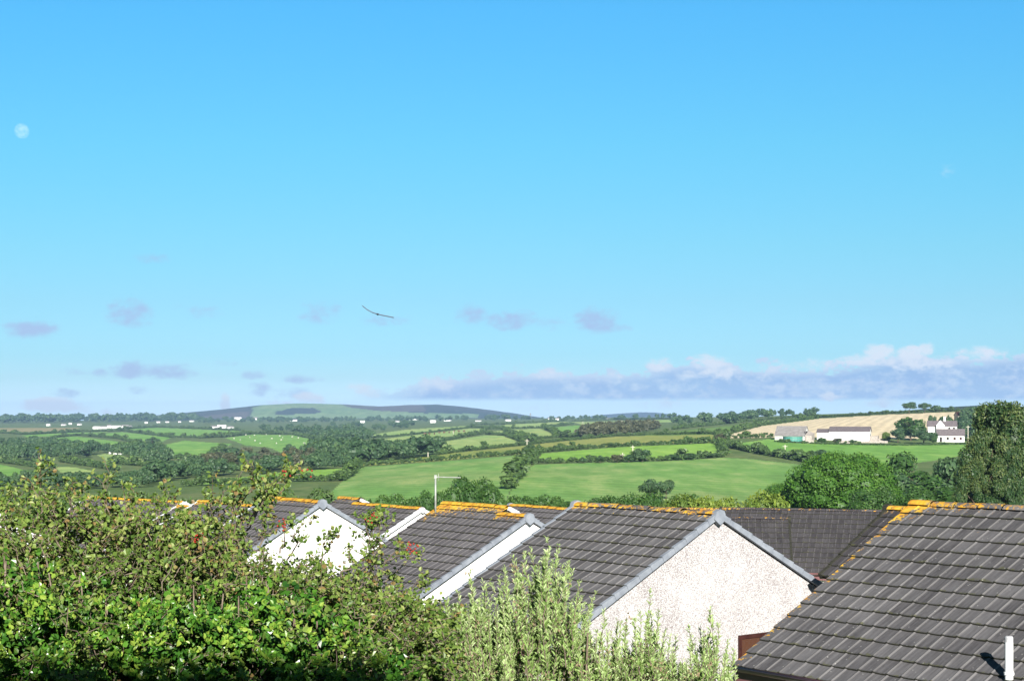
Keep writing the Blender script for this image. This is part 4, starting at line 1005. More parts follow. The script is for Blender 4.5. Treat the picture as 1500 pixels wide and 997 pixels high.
# caravans in the little field, sheep, cattle, poles
for i, (px, py) in enumerate(((161, 665.2), (168.5, 666), (175.5, 666.4))):
    b0 = T(px, py); s = b0[1] / F; o = empty('caravan', b0, ('white caravan at the left of three in the little field', 'middle white caravan of three in the little field', 'white caravan at the right of three in the little field')[i], 'caravan', 'caravans in the little field')
    L = (5 if i else 3.2) * s; Hh = (2.4 if i else 3.4) * s
    b = MB(); b.add([(-L / 2, 0, .35), (L / 2, 0, .35), (L / 2, 1.4, .35), (-L / 2, 1.4, .35), (-L / 2 * .9, .05, Hh), (L / 2 * .86, .05, Hh), (L / 2 * .86, 1.35, Hh), (-L / 2 * .9, 1.35, Hh)], [(3, 2, 1, 0), (4, 5, 6, 7), (0, 1, 5, 4), (1, 2, 6, 5), (2, 3, 7, 6), (3, 0, 4, 7)]); b.build('body', M['white_paint'], o)
    b = MB(); b.box(-L * .3, L * .1, -.03, .0, Hh * .55, Hh * .8); b.build('window', M['darkness'], o)
    for y in (.05, 1.2):
        b = MB(); b.tube([(0, y, .33), (0, y + .15, .33)], .33, 10); b.build('wheel', M['darkness'], o)
def beast(name, mat, sc):
    b = MB(); b.ball((0, 0, .62), .36, 10, 7, (1.55, .9, .85)); b.ball((.68, 0, .72), .15, 8, 5, (1.35, .8, .9)); b.tube([(.42, 0, .70), (.62, 0, .74)], [.2, .13], 7)
    for x in (-.32, .34):
        for y in (-.16, .16): b.tube([(x, y, .42), (x + .02, y, .22), (x, y, 0)], [.085, .05, .045], 6)
    b.tube([(-.52, 0, .7), (-.62, 0, .5)], [.05, .03], 5)
    for y in (-.12, .12): b.tube([(.6, y, .80), (.56, y * 1.9, .80)], [.045, .02], 5)
    me = bpy.data.meshes.new(name); me.from_pydata([(x * sc, y * sc, z * sc) for x, y, z in b.v], [], b.f); me.materials.append(M[mat]); me.polygons.foreach_set('use_smooth', [True] * len(b.f)); return me
sheep = beast('sheep', 'wool', 1.15); cow = beast('cow', 'hide', 1.9)
SH = [(360, 637.5), (366, 641), (373, 638), (373.5, 646), (390, 636.8), (410, 639), (414, 641.5), (412, 645), (437, 642), (352, 645), (428, 640.5), (455, 647), (343, 643), (398, 643), (405, 650), (446, 650), (381, 650)]
for i, (px, py) in enumerate(SH):
    o = link('sheep', sheep, None, T(px, py)); o.rotation_euler.z = i * 1.9; tag(o, 'white sheep grazing on the sheep field far down the valley', 'sheep', 'sheep grazing on the far field')
for i in range(9):
    px = 622 + i * 7.2; o = link('cow', cow, None, T(px, 636.6 - i * .62 + (i % 3) * .5)); o.rotation_euler.z = i * 2.3; tag(o, 'brown cow standing in the row on the pale field', 'cow', 'cattle in a row on the pale field')
POLES = [(627, 669, 652, 'pale telegraph pole at the edge of the centre wood'), (499, 678, 667, 'short pale telegraph pole beside the valley wood'), (772, 663, 643, 'telegraph pole where the climbing hedge meets the olive strip'), (927, 661, 652, 'telegraph pole left of the tallest hedge bush, upper one'), (912, 673, 663, 'telegraph pole left of the tallest hedge bush, lower one'), (1150, 668, 651, 'telegraph pole in the field before the green tank'), (1418, 655, 623, 'tall pale pole by the long low farm range'), (664, 640, 631, 'far telegraph pole on the pale fields'), (854, 626, 617, 'far telegraph pole above the round copse')]
for px, py, top, lab in POLES:
    b0 = T(px, py); h = (py - top) / F * b0[1]; o = empty('telegraph_pole', b0, lab, 'pole', 'telegraph poles across the fields')
    b = MB(); b.tube([(0, 0, -.5), (0, 0, h)], [.16, .12], 7); b.build('pole', M['pole'], o)
    b = MB(); b.box(-.7, .7, -.05, .05, h - .55, h - .43); b.build('crossarm', M['pole'], o)
# transmitter mast on the hilltop
b0 = T(777, 614.5); h = 10 / F * b0[1]; o = empty('mast', b0, 'thin mast beside the white hilltop barn', 'mast')
b = MB()
for k in range(3):
    a = k * 2.094; b.tube([(1.6 * math.cos(a), 1.6 * math.sin(a), -1), (.3 * math.cos(a), .3 * math.sin(a), h)], .25, 5)
b.build('frame', M['barn_roof'], o); b = MB(); b.tube([(0, 0, h * .7), (0, 0, h * .86)], 1.3, 8); b.build('antenna', M['barn_roof'], o)

# dark sky streak of unknown origin, made up as a birdlike glider
bc_ = ray(553, 459, 60.0); o = empty('bird_streak', bc_, 'small dark curved streak above the valley, modelled as a birdlike glider', 'bird_streak')
b = MB(); wp = [(-.58, 0, .29), (-.40, -.02, .145), (-.20, -.03, .035), (0, 0, -.03), (.24, -.03, -.085), (.45, -.02, -.125), (.62, 0, -.16)]
wd = [.02, .07, .11, .13, .11, .07, .02]; vs = []
for (x, y, z), w in zip(wp, wd): vs += [(x, y - w, z), (x, y, z + .022), (x, y + w, z), (x, y, z - .016)]
fs = [(4 * i + j, 4 * i + (j + 1) % 4, 4 * i + 4 + (j + 1) % 4, 4 * i + 4 + j) for i in range(6) for j in range(4)] + [(3, 2, 1, 0), (24, 25, 26, 27)]
b.add(vs, fs); b.tube([(0, -.24, -.02), (0, -.20, -.02), (0, -.12, -.03), (0, .05, -.03), (0, .18, -.02), (0, .33, -.01)], [.006, .02, .035, .04, .022, .035], 8); b.build('body', M['streak_mat'], o, smooth=True)
# ------------------------------------------------------------------ plants close to the window
def leaves(P, D, Nn, ln, wd, fold=.25):
    """folded ovate leaves: base P, axis D, face normal Nn"""
    D = D / (np.linalg.norm(D, axis=1)[:, None] + 1e-9)
    Sd = np.cross(D, Nn); Sd /= np.linalg.norm(Sd, axis=1)[:, None] + 1e-9
    Nn = np.cross(Sd, D); l = ln[:, None]; w = wd[:, None] * .5
    V = np.stack([P, P + D * l * .34 + Sd * w + Nn * w * fold, P + D * l * .70 + Sd * w * .78 + Nn * w * fold * .7, P + D * l - Nn * l * .12,
                  P + D * l * .70 - Sd * w * .78 + Nn * w * fold * .7, P + D * l * .34 - Sd * w + Nn * w * fold], 1).reshape(-1, 3)
    b = np.arange(len(P))[:, None] * 6
    Q = np.concatenate([b + np.array([[0, 1, 2, 3]]), b + np.array([[0, 3, 4, 5]])], 0)
    return V, Q
def unit(v): return v / (np.linalg.norm(v, axis=-1, keepdims=True) + 1e-9)
SUNV = np.array([.19, -.91, .37])
class Twigs:
    def __init__(s): s.v = []; s.q = []; s.n = 0
    def add(s, pts, r0, r1, k=4):
        pts = np.asarray(pts); m = len(pts); rad = np.linspace(r0, r1, m)
        d = unit(np.gradient(pts, axis=0)); ref = np.array([.3, .9, .2]); a = unit(np.cross(d, ref)); b = np.cross(d, a)
        for i in range(m):
            for j in range(k):
                t = 2 * math.pi * j / k; s.v.append(pts[i] + (a[i] * math.cos(t) + b[i] * math.sin(t)) * rad[i])
        for i in range(m - 1):
            for j in range(k): s.q.append((s.n + i * k + j, s.n + i * k + (j + 1) % k, s.n + (i + 1) * k + (j + 1) % k, s.n + (i + 1) * k + j))
        s.n += m * k
    def mesh(s, name, mat): return np_mesh(name, np.array(s.v), np.array(s.q), mat, smooth=True)
def curve(p0, p1, sag, rng, m=7, wob=.05):
    t = np.linspace(0, 1, m)[:, None]; p = p0 * (1 - t) + p1 * t
    p = p + sag * (t * (1 - t) * 4) ; w = rng.normal(0, wob, (m, 3)) * np.sin(t * math.pi); return p + w
def top_at(line, px): return np.interp(px, [p[0] for p in line], [p[1] for p in line])
def smooth_noise(x, seed, sc):
    rng = np.random.default_rng(seed); ph = rng.uniform(0, 6.28, 6); fr = rng.uniform(.6, 2.2, 6) / sc
    return sum(np.sin(x[..., 0] * fr[i] * 6.28 + x[..., 1] * fr[(i + 2) % 6] * 5.1 + ph[i]) for i in range(6)) / 6

# --- hawthorn, its ragged top traced across the view
THORN_TOP = [(-160, 748), (0, 750), (60, 746), (110, 752), (180, 758), (240, 764), (300, 772), (345, 776), (385, 818), (440, 836), (500, 842), (560, 858), (610, 895), (650, 935), (680, 995)]
THORN_Y = 8.4
rng = np.random.default_rng(77)
hx = (250 - CX) / F * THORN_Y
thorn = empty('hawthorn', (hx, THORN_Y, 0), 'tall ragged hawthorn bush with red berries, thin twigs over the left roofs', 'bush')
tb = np.array([hx, THORN_Y, 0.0]); tw = Twigs(); LP, LD, LN, LL, LW, LT = [], [], [], [], [], []
def put(P, D, n_, l, w, t): LP.append(P); LD.append(D); LN.append(n_); LL.append(l); LW.append(w); LT.append(t)
def spray(p0, p1, nleaf, sag, lsize=.030, tint=(.55, .2), r0=.006, start=.15, side=3):
    c = curve(p0, p1, np.array([0, 0, sag]), rng, 8, .02); tw.add(c - tb, r0, .0012)
    ax = unit(p1 - p0)
    tips = [(c, nleaf)]
    for _ in range(side):       # side twigs
        i = rng.integers(2, 7); dd = unit(ax * .7 + rng.normal(size=3) * .6); L = np.linalg.norm(p1 - p0) * rng.uniform(.15, .32)
        cc = curve(c[i], c[i] + dd * L, np.array([0, 0, .01]), rng, 5, .006); tw.add(cc - tb, .0026, .001, 3); tips.append((cc, int(nleaf * .45)))
    for cc, nl in tips:
        t = rng.uniform(start, 1.0, nl) ** .8; m = len(cc) - 1
        f = t * m; i = np.minimum(f.astype(int), m - 1); P = cc[i] * (1 - (f - i))[:, None] + cc[i + 1] * (f - i)[:, None]
        P = P + rng.normal(0, .014, P.shape)
        D = unit(rng.normal(size=P.shape) * .9 + ax * .4 + np.array([0, -.15, .1])); nn = unit(rng.normal(size=P.shape) * .65 + np.array([.1, -.35, .75]))
        put(P, D, nn, rng.uniform(.7, 1.3, nl) * lsize, rng.uniform(.6, .95, nl) * lsize, np.clip(rng.normal(tint[0], tint[1], nl), 0, 1))
# main limbs from the ground
limbs = []
for k in range(15):
    px = -120 + k * 52 + rng.uniform(-15, 15); Y = THORN_Y + rng.uniform(-.5, .6); x = (px - CX) / F * Y
    zt = H0 - (top_at(THORN_TOP, px) + 55 - HY) / F * Y
    p0 = np.array([hx + (x - hx) * .45 + rng.uniform(-.1, .1), THORN_Y + rng.uniform(-.2, .2), 0]); p1 = np.array([x, Y, zt])
    c = curve(p0, p1, np.array([(x - hx) * .12, 0, .1]), rng, 10, .10); tw.add(c - tb, .05, .010, 6); limbs.append(c)
# dense body: short leafy sprays all over a bumpy shell
nb = 4700
for k in range(nb):
    px = rng.uniform(-130, 660); top = top_at(THORN_TOP, px) + 8
    u = rng.random() ** .85; py = top + u * (1010 - top)
    Y = THORN_Y + rng.normal(0, .34) - .55 * min(u * 1.6, 1) * (1 if px < 560 else .4)
    p = np.array([(px - CX) / F * Y, Y, H0 - (py - HY) / F * Y])
    if u < .16 and rng.random() < .4: continue
    bump = smooth_noise(np.array([p[0], p[2]]), 5, .7)
    if bump < -.22 and u > .10: p[1] += .6            # hollows
    d = unit(np.array([rng.normal(0, .6), rng.normal(-.25, .35), abs(rng.normal(.55, .4))])); L = rng.uniform(.14, .30)
    spray(p - d * L * .5, p + d * L * .5, int(rng.uniform(11, 20)), .02, rng.uniform(.020, .030), (.46 + .22 * (1 - u) + bump * .22, .20), .003, .0, 1)
# long thin shoots standing clear above the body
SHOOTS = [(-20, 780, -8, 718), (30, 770, 22, 712), (62, 760, 58, 656), (105, 760, 108, 704), (160, 765, 152, 668), (185, 775, 195, 708), (230, 775, 240, 712), (318, 775, 330, 716), (345, 790, 352, 694), (350, 780, 372, 684), (358, 780, 396, 700), (362, 770, 415, 692), (366, 760, 452, 688), (370, 765, 440, 680), (340, 790, 346, 706), (378, 790, 405, 760), (410, 810, 430, 758), (420, 820, 462, 758), (470, 835, 492, 768), (500, 845, 520, 790), (520, 850, 560, 796), (530, 850, 600, 800), (545, 860, 618, 814), (560, 880, 628, 852), (330, 800, 306, 712), (150, 790, 120, 712), (80, 790, 44, 706), (580, 900, 655, 884), (590, 930, 670, 902), (380, 800, 392, 742)]
for (x0, y0, x1, y1) in SHOOTS:
    Y = THORN_Y + rng.uniform(-.4, .4); p0 = ray(x0, y0, Y); p1 = ray(x1, y1, Y + rng.uniform(-.25, .15)); L = np.linalg.norm(p1 - p0)
    spray(p0, p1, int((22 + 90 * L) * (.5 if x0 > 375 else (.55 if 335 < x0 < 372 else .32))), rng.uniform(-.01, .05), .025, (.72, .2), .005, .25, 4 + int(L * 4))
for k_ in range(5):
    spray(ray(542 + k_ * 3, 850, THORN_Y), ray(535 + k_ * 7, 744 + abs(k_ - 2) * 4, THORN_Y + .05 * k_), 22, .0, .025, (.62, .15), .003, .72, 4)
for k in range(120):    # small upright twiglets fringing the top
    px = rng.uniform(-120, 640); Y = THORN_Y + rng.uniform(-.5, .4)
    if 370 < px < 600 and rng.random() < .8: continue
    y0 = top_at(THORN_TOP, px) + rng.uniform(0, 40); h = rng.uniform(18, 52)
    spray(ray(px, y0, Y), ray(px + rng.uniform(-22, 26), y0 - h, Y), int(rng.uniform(14, 30)), .01, .024, (.66, .2), .0035, .2, 2)
P = np.concatenate(LP); V, Q = leaves(P - tb, np.concatenate(LD), np.concatenate(LN), np.concatenate(LL), np.concatenate(LW))
link('foliage', np_mesh('foliage', V, Q, M['leaf_thorn'], tint=np.repeat(np.concatenate(LT), 6)), thorn)
link('branches', tw.mesh('branches', M['twig']), thorn)
print('thorn leaves', len(P))
for (px, py, n) in ((291, 789, 26), (300, 800, 12), (152, 915, 16), (199, 917, 12), (418, 691, 5), (452, 690, 4), (547, 757, 9), (600, 800, 10), (413, 768, 10), (563, 945, 16), (412, 895, 8), (606, 805, 6)):
    b = MB(); c = ray(px, py, THORN_Y - (.75 if py > 850 else .45))
    for _ in range(n): b.ball(c - tb + rng.normal(0, .015, 3), .0052, 6, 4)
    b.build('berry_cluster', M['berry'], thorn, smooth=True)

# --- ivy covered hedge in front of its foot
IVY_TOP = [(-160, 812), (0, 812), (60, 822), (120, 840), (180, 868), (240, 865), (300, 850), (360, 845), (420, 858), (480, 880), (540, 920), (580, 960), (610, 1000)]
IY = 7.25; ix = (200 - CX) / F * IY; ib = np.array([ix, IY, 0.0])
ivy = empty('ivy_hedge', ib, 'bright glossy ivy covering the hedge below the hawthorn', 'hedge')
n = 26000; px = rng.uniform(-170, 615, n); top = top_at(IVY_TOP, px); u = rng.random(n) ** .9; py = top + u * (1090 - top)
zz = H0 - (py - HY) / F * IY; xx = (px - CX) / F * IY
b1 = smooth_noise(np.stack([xx, zz], -1), 9, .42); b2 = smooth_noise(np.stack([xx, zz], -1), 19, .16)
yy = IY - .34 * b1 - .20 * b2 + np.abs(rng.normal(0, .07, n)) + .35 * np.exp(-u * 9)
keep = (rng.random(n) < np.clip(.10 + u * 3.2, 0, 1)) & (b1 * .6 + b2 > -.30)
P = np.stack([xx, yy, zz], 1)[keep]; m_ = len(P)
hd = np.where((px[keep] < 250), .0, .012)
D = unit(rng.normal(size=(m_, 3)) * .75 + np.array([0, -.35, -.6])); Nn = unit(rng.normal(size=(m_, 3)) * .8 + np.array([.05, -.75, .55]))
ln = rng.uniform(.020, .042, m_); tint = np.clip(.5 + b1[keep] * .35 + rng.normal(0, .22, m_) + np.where(px[keep] < 250, .10, -.04), 0, 1)
V, Q = leaves(P - ib, D, Nn, ln, ln * rng.uniform(.65, .95, m_), .2)
# young yellow green tufts
TP_, TD, TN, TL, TT = [], [], [], [], []
for k in range(190):
    px0 = rng.uniform(-120, 560); t0 = top_at(IVY_TOP, px0); p = ray(px0, t0 + rng.uniform(5, 150), IY - .32)
    for j in range(14):
        d = unit(rng.normal(size=3) * .8 + np.array([0, -.3, .6])); TP_.append(p + rng.normal(0, .012, 3)); TD.append(d); TN.append(unit(rng.normal(size=3) * .5 + np.array([0, -.7, .6]))); TL.append(rng.uniform(.018, .034)); TT.append(min(1, max(0, rng.normal(.9, .1))))
V2, Q2 = leaves(np.array(TP_) - ib, np.array(TD), np.array(TN), np.array(TL), np.array(TL) * .6)
link('foliage', np_mesh('foliage', np.concatenate([V, V2]), np.concatenate([Q, Q2 + len(V)]), M['leaf_ivy'], tint=np.repeat(np.concatenate([tint, TT]), 6)), ivy)
tw2 = Twigs()
for k in range(46):
    px0 = rng.uniform(-150, 580); x = (px0 - CX) / F * IY; zt = H0 - (top_at(IVY_TOP, px0) + rng.uniform(0, 60) - HY) / F * IY
    tw2.add(curve(np.array([x + rng.normal(0, .2), IY + .25, 0]), np.array([x, IY + .12, zt]), np.array([0, 0, 0]), rng, 9, .08) - ib, .02, .004, 5)
link('stems', tw2.mesh('stems', M['twig']), ivy)

# --- silvery shrub, upright shoots of narrow leaves
SIL_TOP = [(610, 965), (640, 900), (662, 868), (690, 838), (730, 855), (770, 815), (800, 797), (825, 820), (850, 860), (880, 905), (915, 915), (950, 878), (975, 925), (1005, 945), (1040, 903), (1065, 945), (1095, 990)]
SY = 8.8; sx = (850 - CX) / F * SY; sb = np.array([sx, SY, 0.0])
sil = empty('silver_shrub', sb, 'silvery green shrub of upright narrow leaved shoots before the middle gable', 'shrub')
tw3 = Twigs(); LP, LD, LN, LL, LW, LT = [], [], [], [], [], []
def shoot(p0, p1, dens, lsz, tnt):
    c = curve(p0, p1, np.array([0, 0, .0]), rng, 7, .010); tw3.add(c - sb, .0042, .0012, 4); L = np.linalg.norm(p1 - p0); nl = int(L * dens)
    t = np.sort(rng.uniform(.0, 1.0, nl)); f = t * 6; i = np.minimum(f.astype(int), 5); P = c[i] * (1 - (f - i))[:, None] + c[i + 1] * (f - i)[:, None]
    ax = unit(p1 - p0); a = rng.uniform(0, 6.28, nl); e1 = unit(np.cross(ax, np.array([.1, .9, .3]))); e2 = np.cross(ax, e1)
    rad = np.cos(a)[:, None] * e1 + np.sin(a)[:, None] * e2
    D = unit(ax * .85 + rad * rng.uniform(.35, .9, (nl, 1))); nn = unit(rad * -.6 + ax * .8 + rng.normal(0, .25, (nl, 3)))
    sz = lsz * rng.uniform(.65, 1.2, nl) * (1 - .45 * t ** 3)
    put(P + rad * .003, D, nn, sz, sz * rng.uniform(.26, .40, nl), np.clip(rng.normal(tnt, .18, nl) + .22 * t - .08, 0, .95))
    if rng.random() < .2:   # faded flower heads
        k = rng.integers(6, 14); q = c[rng.integers(3, 7)] + rng.normal(0, .02, (k, 3)); put(q, unit(rng.normal(size=(k, 3))), unit(rng.normal(size=(k, 3))), np.full(k, .018), np.full(k, .012), np.full(k, 1.0))
for (px, py, lean) in ((800, 787, 0), (778, 800, -6), (818, 798, 10), (833, 822, 18), (752, 815, -14), (740, 830, -6), (688, 836, -8), (708, 850, 0), (731, 842, -4), (655, 872, -10), (670, 862, -6), (951, 862, 0), (938, 893, -8), (965, 890, 8), (1040, 890, 0), (1026, 915, -8), (1052, 912, 8), (905, 905, 0), (885, 893, 3), (866, 885, 8), (848, 850, 10), (1010, 940, 0), (990, 930, 3), (1075, 950, 6), (765, 828, 0), (845, 870, 0), (918, 910, 5), (700, 880, -10), (745, 868, -4), (790, 850, 2), (828, 868, 8), (860, 905, 6), (890, 930, 0), (930, 935, -4), (960, 930, 4), (985, 950, 2), (1020, 955, -4), (1048, 948, 6), (680, 905, -12), (720, 900, -6)):
    Y = SY + rng.uniform(-.25, .25); p1 = ray(px, py, Y)
    for j in range(5):
        h = rng.uniform(.32, .5); off = rng.normal(0, .055, 3) * (1 if j else 0); tip = p1 + off * np.array([1, 1, .3]) - np.array([0, 0, 0 if j == 0 else rng.uniform(.04, .22)])
        shoot(np.array([p1[0] - lean / F * Y * 1.2 + off[0] * .4, Y, tip[2] - h]), tip, 230, .038, .55)
for k in range(620):
    px = rng.uniform(625, 1085); top = top_at(SIL_TOP, px) + 34; u = rng.random() ** .8; py = top + u * (1030 - top)
    Y = SY + rng.normal(0, .30) - .35 * min(1, u * 1.5); p1 = ray(px, py, Y); h = rng.uniform(.16, .34); q = smooth_noise(np.array([p1[0], p1[2]]), 33, .5)
    if q < -.34: p1[1] += .35
    shoot(p1 - np.array([rng.normal(0, .05) + (px - 850) / F * .6, rng.normal(0, .05) - .04, h]), p1, 140, .036, .34 + .30 * q)  # tint lowered inside and in hollows: shade of the gaps put into leaf colour
P = np.concatenate(LP); V, Q = leaves(P - sb, np.concatenate(LD), np.concatenate(LN), np.concatenate(LL), np.concatenate(LW), .3)
link('foliage', np_mesh('foliage', V, Q, M['leaf_silver'], tint=np.repeat(np.concatenate(LT), 6)), sil)
for k in range(26):
    px = 640 + k * 17; Y = SY + rng.uniform(-.3, .3); zt = H0 - (top_at(SIL_TOP, px) + 50 - HY) / F * Y; x = (px - CX) / F * Y
    tw3.add(curve(np.array([sx + (x - sx) * .35, SY, 0]), np.array([x, Y, zt]), np.array([(x - sx) * .1, 0, 0]), rng, 8, .05) - sb, .025, .005, 5)
link('branches', tw3.mesh('branches', M['twig']), sil); print('silver leaves', len(P))
# --- low greenery between the two
DY = 9.6; dx = (600 - CX) / F * DY; db = np.array([dx, DY, 0.0]); dk = empty('bush', db, 'dull green loose bush between the hawthorn and the silvery shrub', 'bush')
LP, LD, LN, LL, LW, LT = [], [], [], [], [], []; tb_keep = tb; tw_keep = tw; tb = db; tw = Twigs()
DT = [(480, 960), (520, 915), (580, 905), (620, 925), (670, 905), (720, 930), (760, 990)]
for k in range(420):
    px = rng.uniform(480, 760); top = top_at(DT, px); u = rng.random(); py = top + u * (1040 - top); Y = DY + rng.normal(0, .3); p = ray(px, py, Y)
    d = unit(np.array([rng.normal(0, .6), rng.normal(-.2, .3), abs(rng.normal(.6, .4))])); L = rng.uniform(.15, .32)
    spray(p - d * L * .5, p + d * L * .5, int(rng.uniform(10, 18)), .02, .028, (.6, .22), .003, 0, 1)
for k in range(9):
    px = 500 + k * 29; tw.add(curve(db + np.array([rng.normal(0, .1), 0, 0]), ray(px, top_at(DT, px) + 30, DY), np.array([0, 0, .1]), rng, 8, .05) - db, .02, .004, 5)
P = np.concatenate(LP); V, Q = leaves(P - db, np.concatenate(LD), np.concatenate(LN), np.concatenate(LL), np.concatenate(LW))
link('foliage', np_mesh('foliage', V, Q, M['leaf_thorn'], tint=np.repeat(np.concatenate(LT), 6)), dk); link('branches', tw.mesh('branches', M['twig']), dk)

# ------------------------------------------------------------------ moon
m, nt, out = new_mat('moon_rock'); tc = N(nt, 'ShaderNodeTexCoord'); f = noise(nt, tc.outputs['Object'], .011, 3)
dif = N(nt, 'ShaderNodeBsdfDiffuse'); nt.links.new(ramp(nt, f, [(.4, (.022, .016, .013)), (.6, (.058, .042, .033))]), dif.inputs['Color'])
tr = N(nt, 'ShaderNodeBsdfTransparent'); ad = N(nt, 'ShaderNodeAddShader'); nt.links.new(dif.outputs[0], ad.inputs[0]); nt.links.new(tr.outputs[0], ad.inputs[1]); nt.links.new(ad.outputs[0], out.inputs['Surface'])
b = MB(); b.ball((0, 0, 0), 11.0 / F * 40000, 32, 20); mo = b.build('moon', m, None, smooth=True, loc=ray(32, 192, 40000)); tag(mo, 'pale daytime moon high in the blue sky at the left', 'moon')

# ------------------------------------------------------------------ camera
cd = bpy.data.cameras.new('camera'); co = bpy.data.objects.new('camera', cd); COL.objects.link(co); S.camera = co
co.location = (0, 0, H0); co.rotation_euler = (R(90), 0, 0); cd.sensor_width = 36; cd.lens = F / 1500 * 36; cd.shift_y = (HY - 498.5) / 1500; cd.clip_start = .1; cd.clip_end = 90000

# ------------------------------------------------------------------ light
SUN_EL, SUN_AZ = 23.0, 6.5     # height; degrees right of straight behind the viewer
sv = Vector((math.sin(R(SUN_AZ)) * math.cos(R(SUN_EL)), -math.cos(R(SUN_AZ)) * math.cos(R(SUN_EL)), math.sin(R(SUN_EL))))
sd = bpy.data.lights.new('sun', 'SUN'); sd.energy = 5.0; sd.angle = R(.5); sd.color = (1.0, .95, .87)
so = bpy.data.objects.new('sun', sd); COL.objects.link(so); so.rotation_euler = sv.to_track_quat('Z', 'Y').to_euler(); so.location = (20, -40, 40)

w = bpy.data.worlds.new('World'); S.world = w; w.use_nodes = True; nt = w.node_tree; nt.nodes.clear()
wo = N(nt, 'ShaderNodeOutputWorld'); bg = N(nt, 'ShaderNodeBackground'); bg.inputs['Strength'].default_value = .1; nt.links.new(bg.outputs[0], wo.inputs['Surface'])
skt = N(nt, 'ShaderNodeTexSky', sky_type='NISHITA'); skt.sun_disc = False; skt.sun_elevation = R(SUN_EL)
skt.sun_rotation = math.atan2(sv.x, sv.y); skt.altitude = 60; skt.air_density = 1.0; skt.dust_density = .4; skt.ozone_density = 1.6
tc = N(nt, 'ShaderNodeTexCoord'); sp = N(nt, 'ShaderNodeSeparateXYZ'); nt.links.new(tc.outputs['Generated'], sp.inputs[0])
yy_ = mathn(nt, 'MAXIMUM', sp.outputs[1], .02); U = mathn(nt, 'DIVIDE', sp.outputs[0], yy_); E = mathn(nt, 'DIVIDE', sp.outputs[2], yy_)   # bearing and height as slopes
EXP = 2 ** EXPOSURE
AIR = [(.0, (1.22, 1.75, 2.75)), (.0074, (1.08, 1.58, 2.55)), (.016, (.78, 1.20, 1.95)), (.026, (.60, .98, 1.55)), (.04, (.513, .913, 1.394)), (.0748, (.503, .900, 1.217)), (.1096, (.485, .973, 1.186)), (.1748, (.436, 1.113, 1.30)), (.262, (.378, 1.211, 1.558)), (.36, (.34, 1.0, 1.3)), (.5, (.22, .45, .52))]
airc = ramp(nt, mathn(nt, 'DIVIDE', E, .5), [(e / .5, tuple(v * .5 for v in c_)) for e, c_ in AIR])     # the photograph's deep clear blue; sky out of frame dimmed to deepen shadows
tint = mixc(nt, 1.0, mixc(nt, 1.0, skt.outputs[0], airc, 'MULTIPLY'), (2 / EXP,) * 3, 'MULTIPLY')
cv = N(nt, 'ShaderNodeCombineXYZ'); nt.links.new(U, cv.inputs[0]); nt.links.new(mathn(nt, 'MULTIPLY', E, 1.6), cv.inputs[1])
n1 = noise(nt, cv.outputs[0], 52, 8, .62); n2 = noise(nt, cv.outputs[0], 150, 7, .62); n3 = noise(nt, cv.outputs[0], 20, 4, .5)
nn_ = mathn(nt, 'MULTIPLY_ADD', n2, .45, mathn(nt, 'MULTIPLY', n1, .75))     # about .6
def puff(px, py, sx, sy):
    a = mathn(nt, 'MULTIPLY', mathn(nt, 'SUBTRACT', U, (px - CX) / F), F / sx); b_ = mathn(nt, 'MULTIPLY', mathn(nt, 'SUBTRACT', E, (HY - py) / F), F / sy)
    return mathn(nt, 'SUBTRACT', 1.0, mathn(nt, 'MULTIPLY_ADD', a, a, mathn(nt, 'MULTIPLY', b_, b_)))
def puffs(lst):
    acc = None
    for (px, py, sx, sy, st) in lst:
        q = mathn(nt, 'MULTIPLY', mathn(nt, 'MAXIMUM', puff(px, py, sx, sy), 0.0), st)
        acc = q if acc is None else mathn(nt, 'MAXIMUM', acc, q)
    return acc
LAV = [(45, 482, 58, 18, .8), (190, 460, 48, 27, .75), (300, 457, 38, 14, .4), (265, 449, 20, 9, .25), (468, 458, 40, 22, .7), (565, 468, 52, 13, .45), (690, 462, 36, 22, .65), (748, 468, 48, 20, .8), (808, 474, 34, 14, .5), (875, 468, 42, 24, .85), (908, 480, 28, 8, .5),
       (225, 378, 48, 10, .28), (192, 541, 40, 16, .9), (250, 544, 50, 16, .9), (108, 543, 30, 11, .45), (150, 546, 18, 9, .5), (442, 555, 40, 9, .75), (372, 549, 22, 9, .6), (380, 570, 26, 14, .6), (95, 576, 28, 9, .6), (202, 571, 24, 8, .5), (425, 577, 50, 13, .5), (330, 532, 30, 8, .3)]
WHT = [(1395, 252, 40, 18, .10), (72, 592, 50, 15, 1.0), (100, 598, 60, 12, .5), (329, 588, 11, 19, .9), (452, 584, 34, 13, .7), (420, 590, 40, 10, .5), (165, 602, 40, 8, .4), (60, 590, 26, 8, .8), (88, 588, 18, 8, .8), (770, 598, 60, 10, .35), (970, 590, 90, 14, .3), (1215, 582, 26, 10, .45), (1290, 590, 80, 9, .4), (530, 572, 36, 17, .35)]
rag = mathn(nt, 'MULTIPLY_ADD', nn_, 3.2, -1.92)     # ragged outline
plav = puffs(LAV); lav = mathn(nt, 'MULTIPLY', smooth(nt, mathn(nt, 'ADD', rag, mathn(nt, 'MULTIPLY', plav, 1.4)), .18, 1.35), smooth(nt, plav, 0, .2))
pwht = puffs(WHT); wht = mathn(nt, 'MULTIPLY', smooth(nt, mathn(nt, 'ADD', rag, mathn(nt, 'MULTIPLY', pwht, 1.6)), .25, 1.2), smooth(nt, pwht, 0, .2))
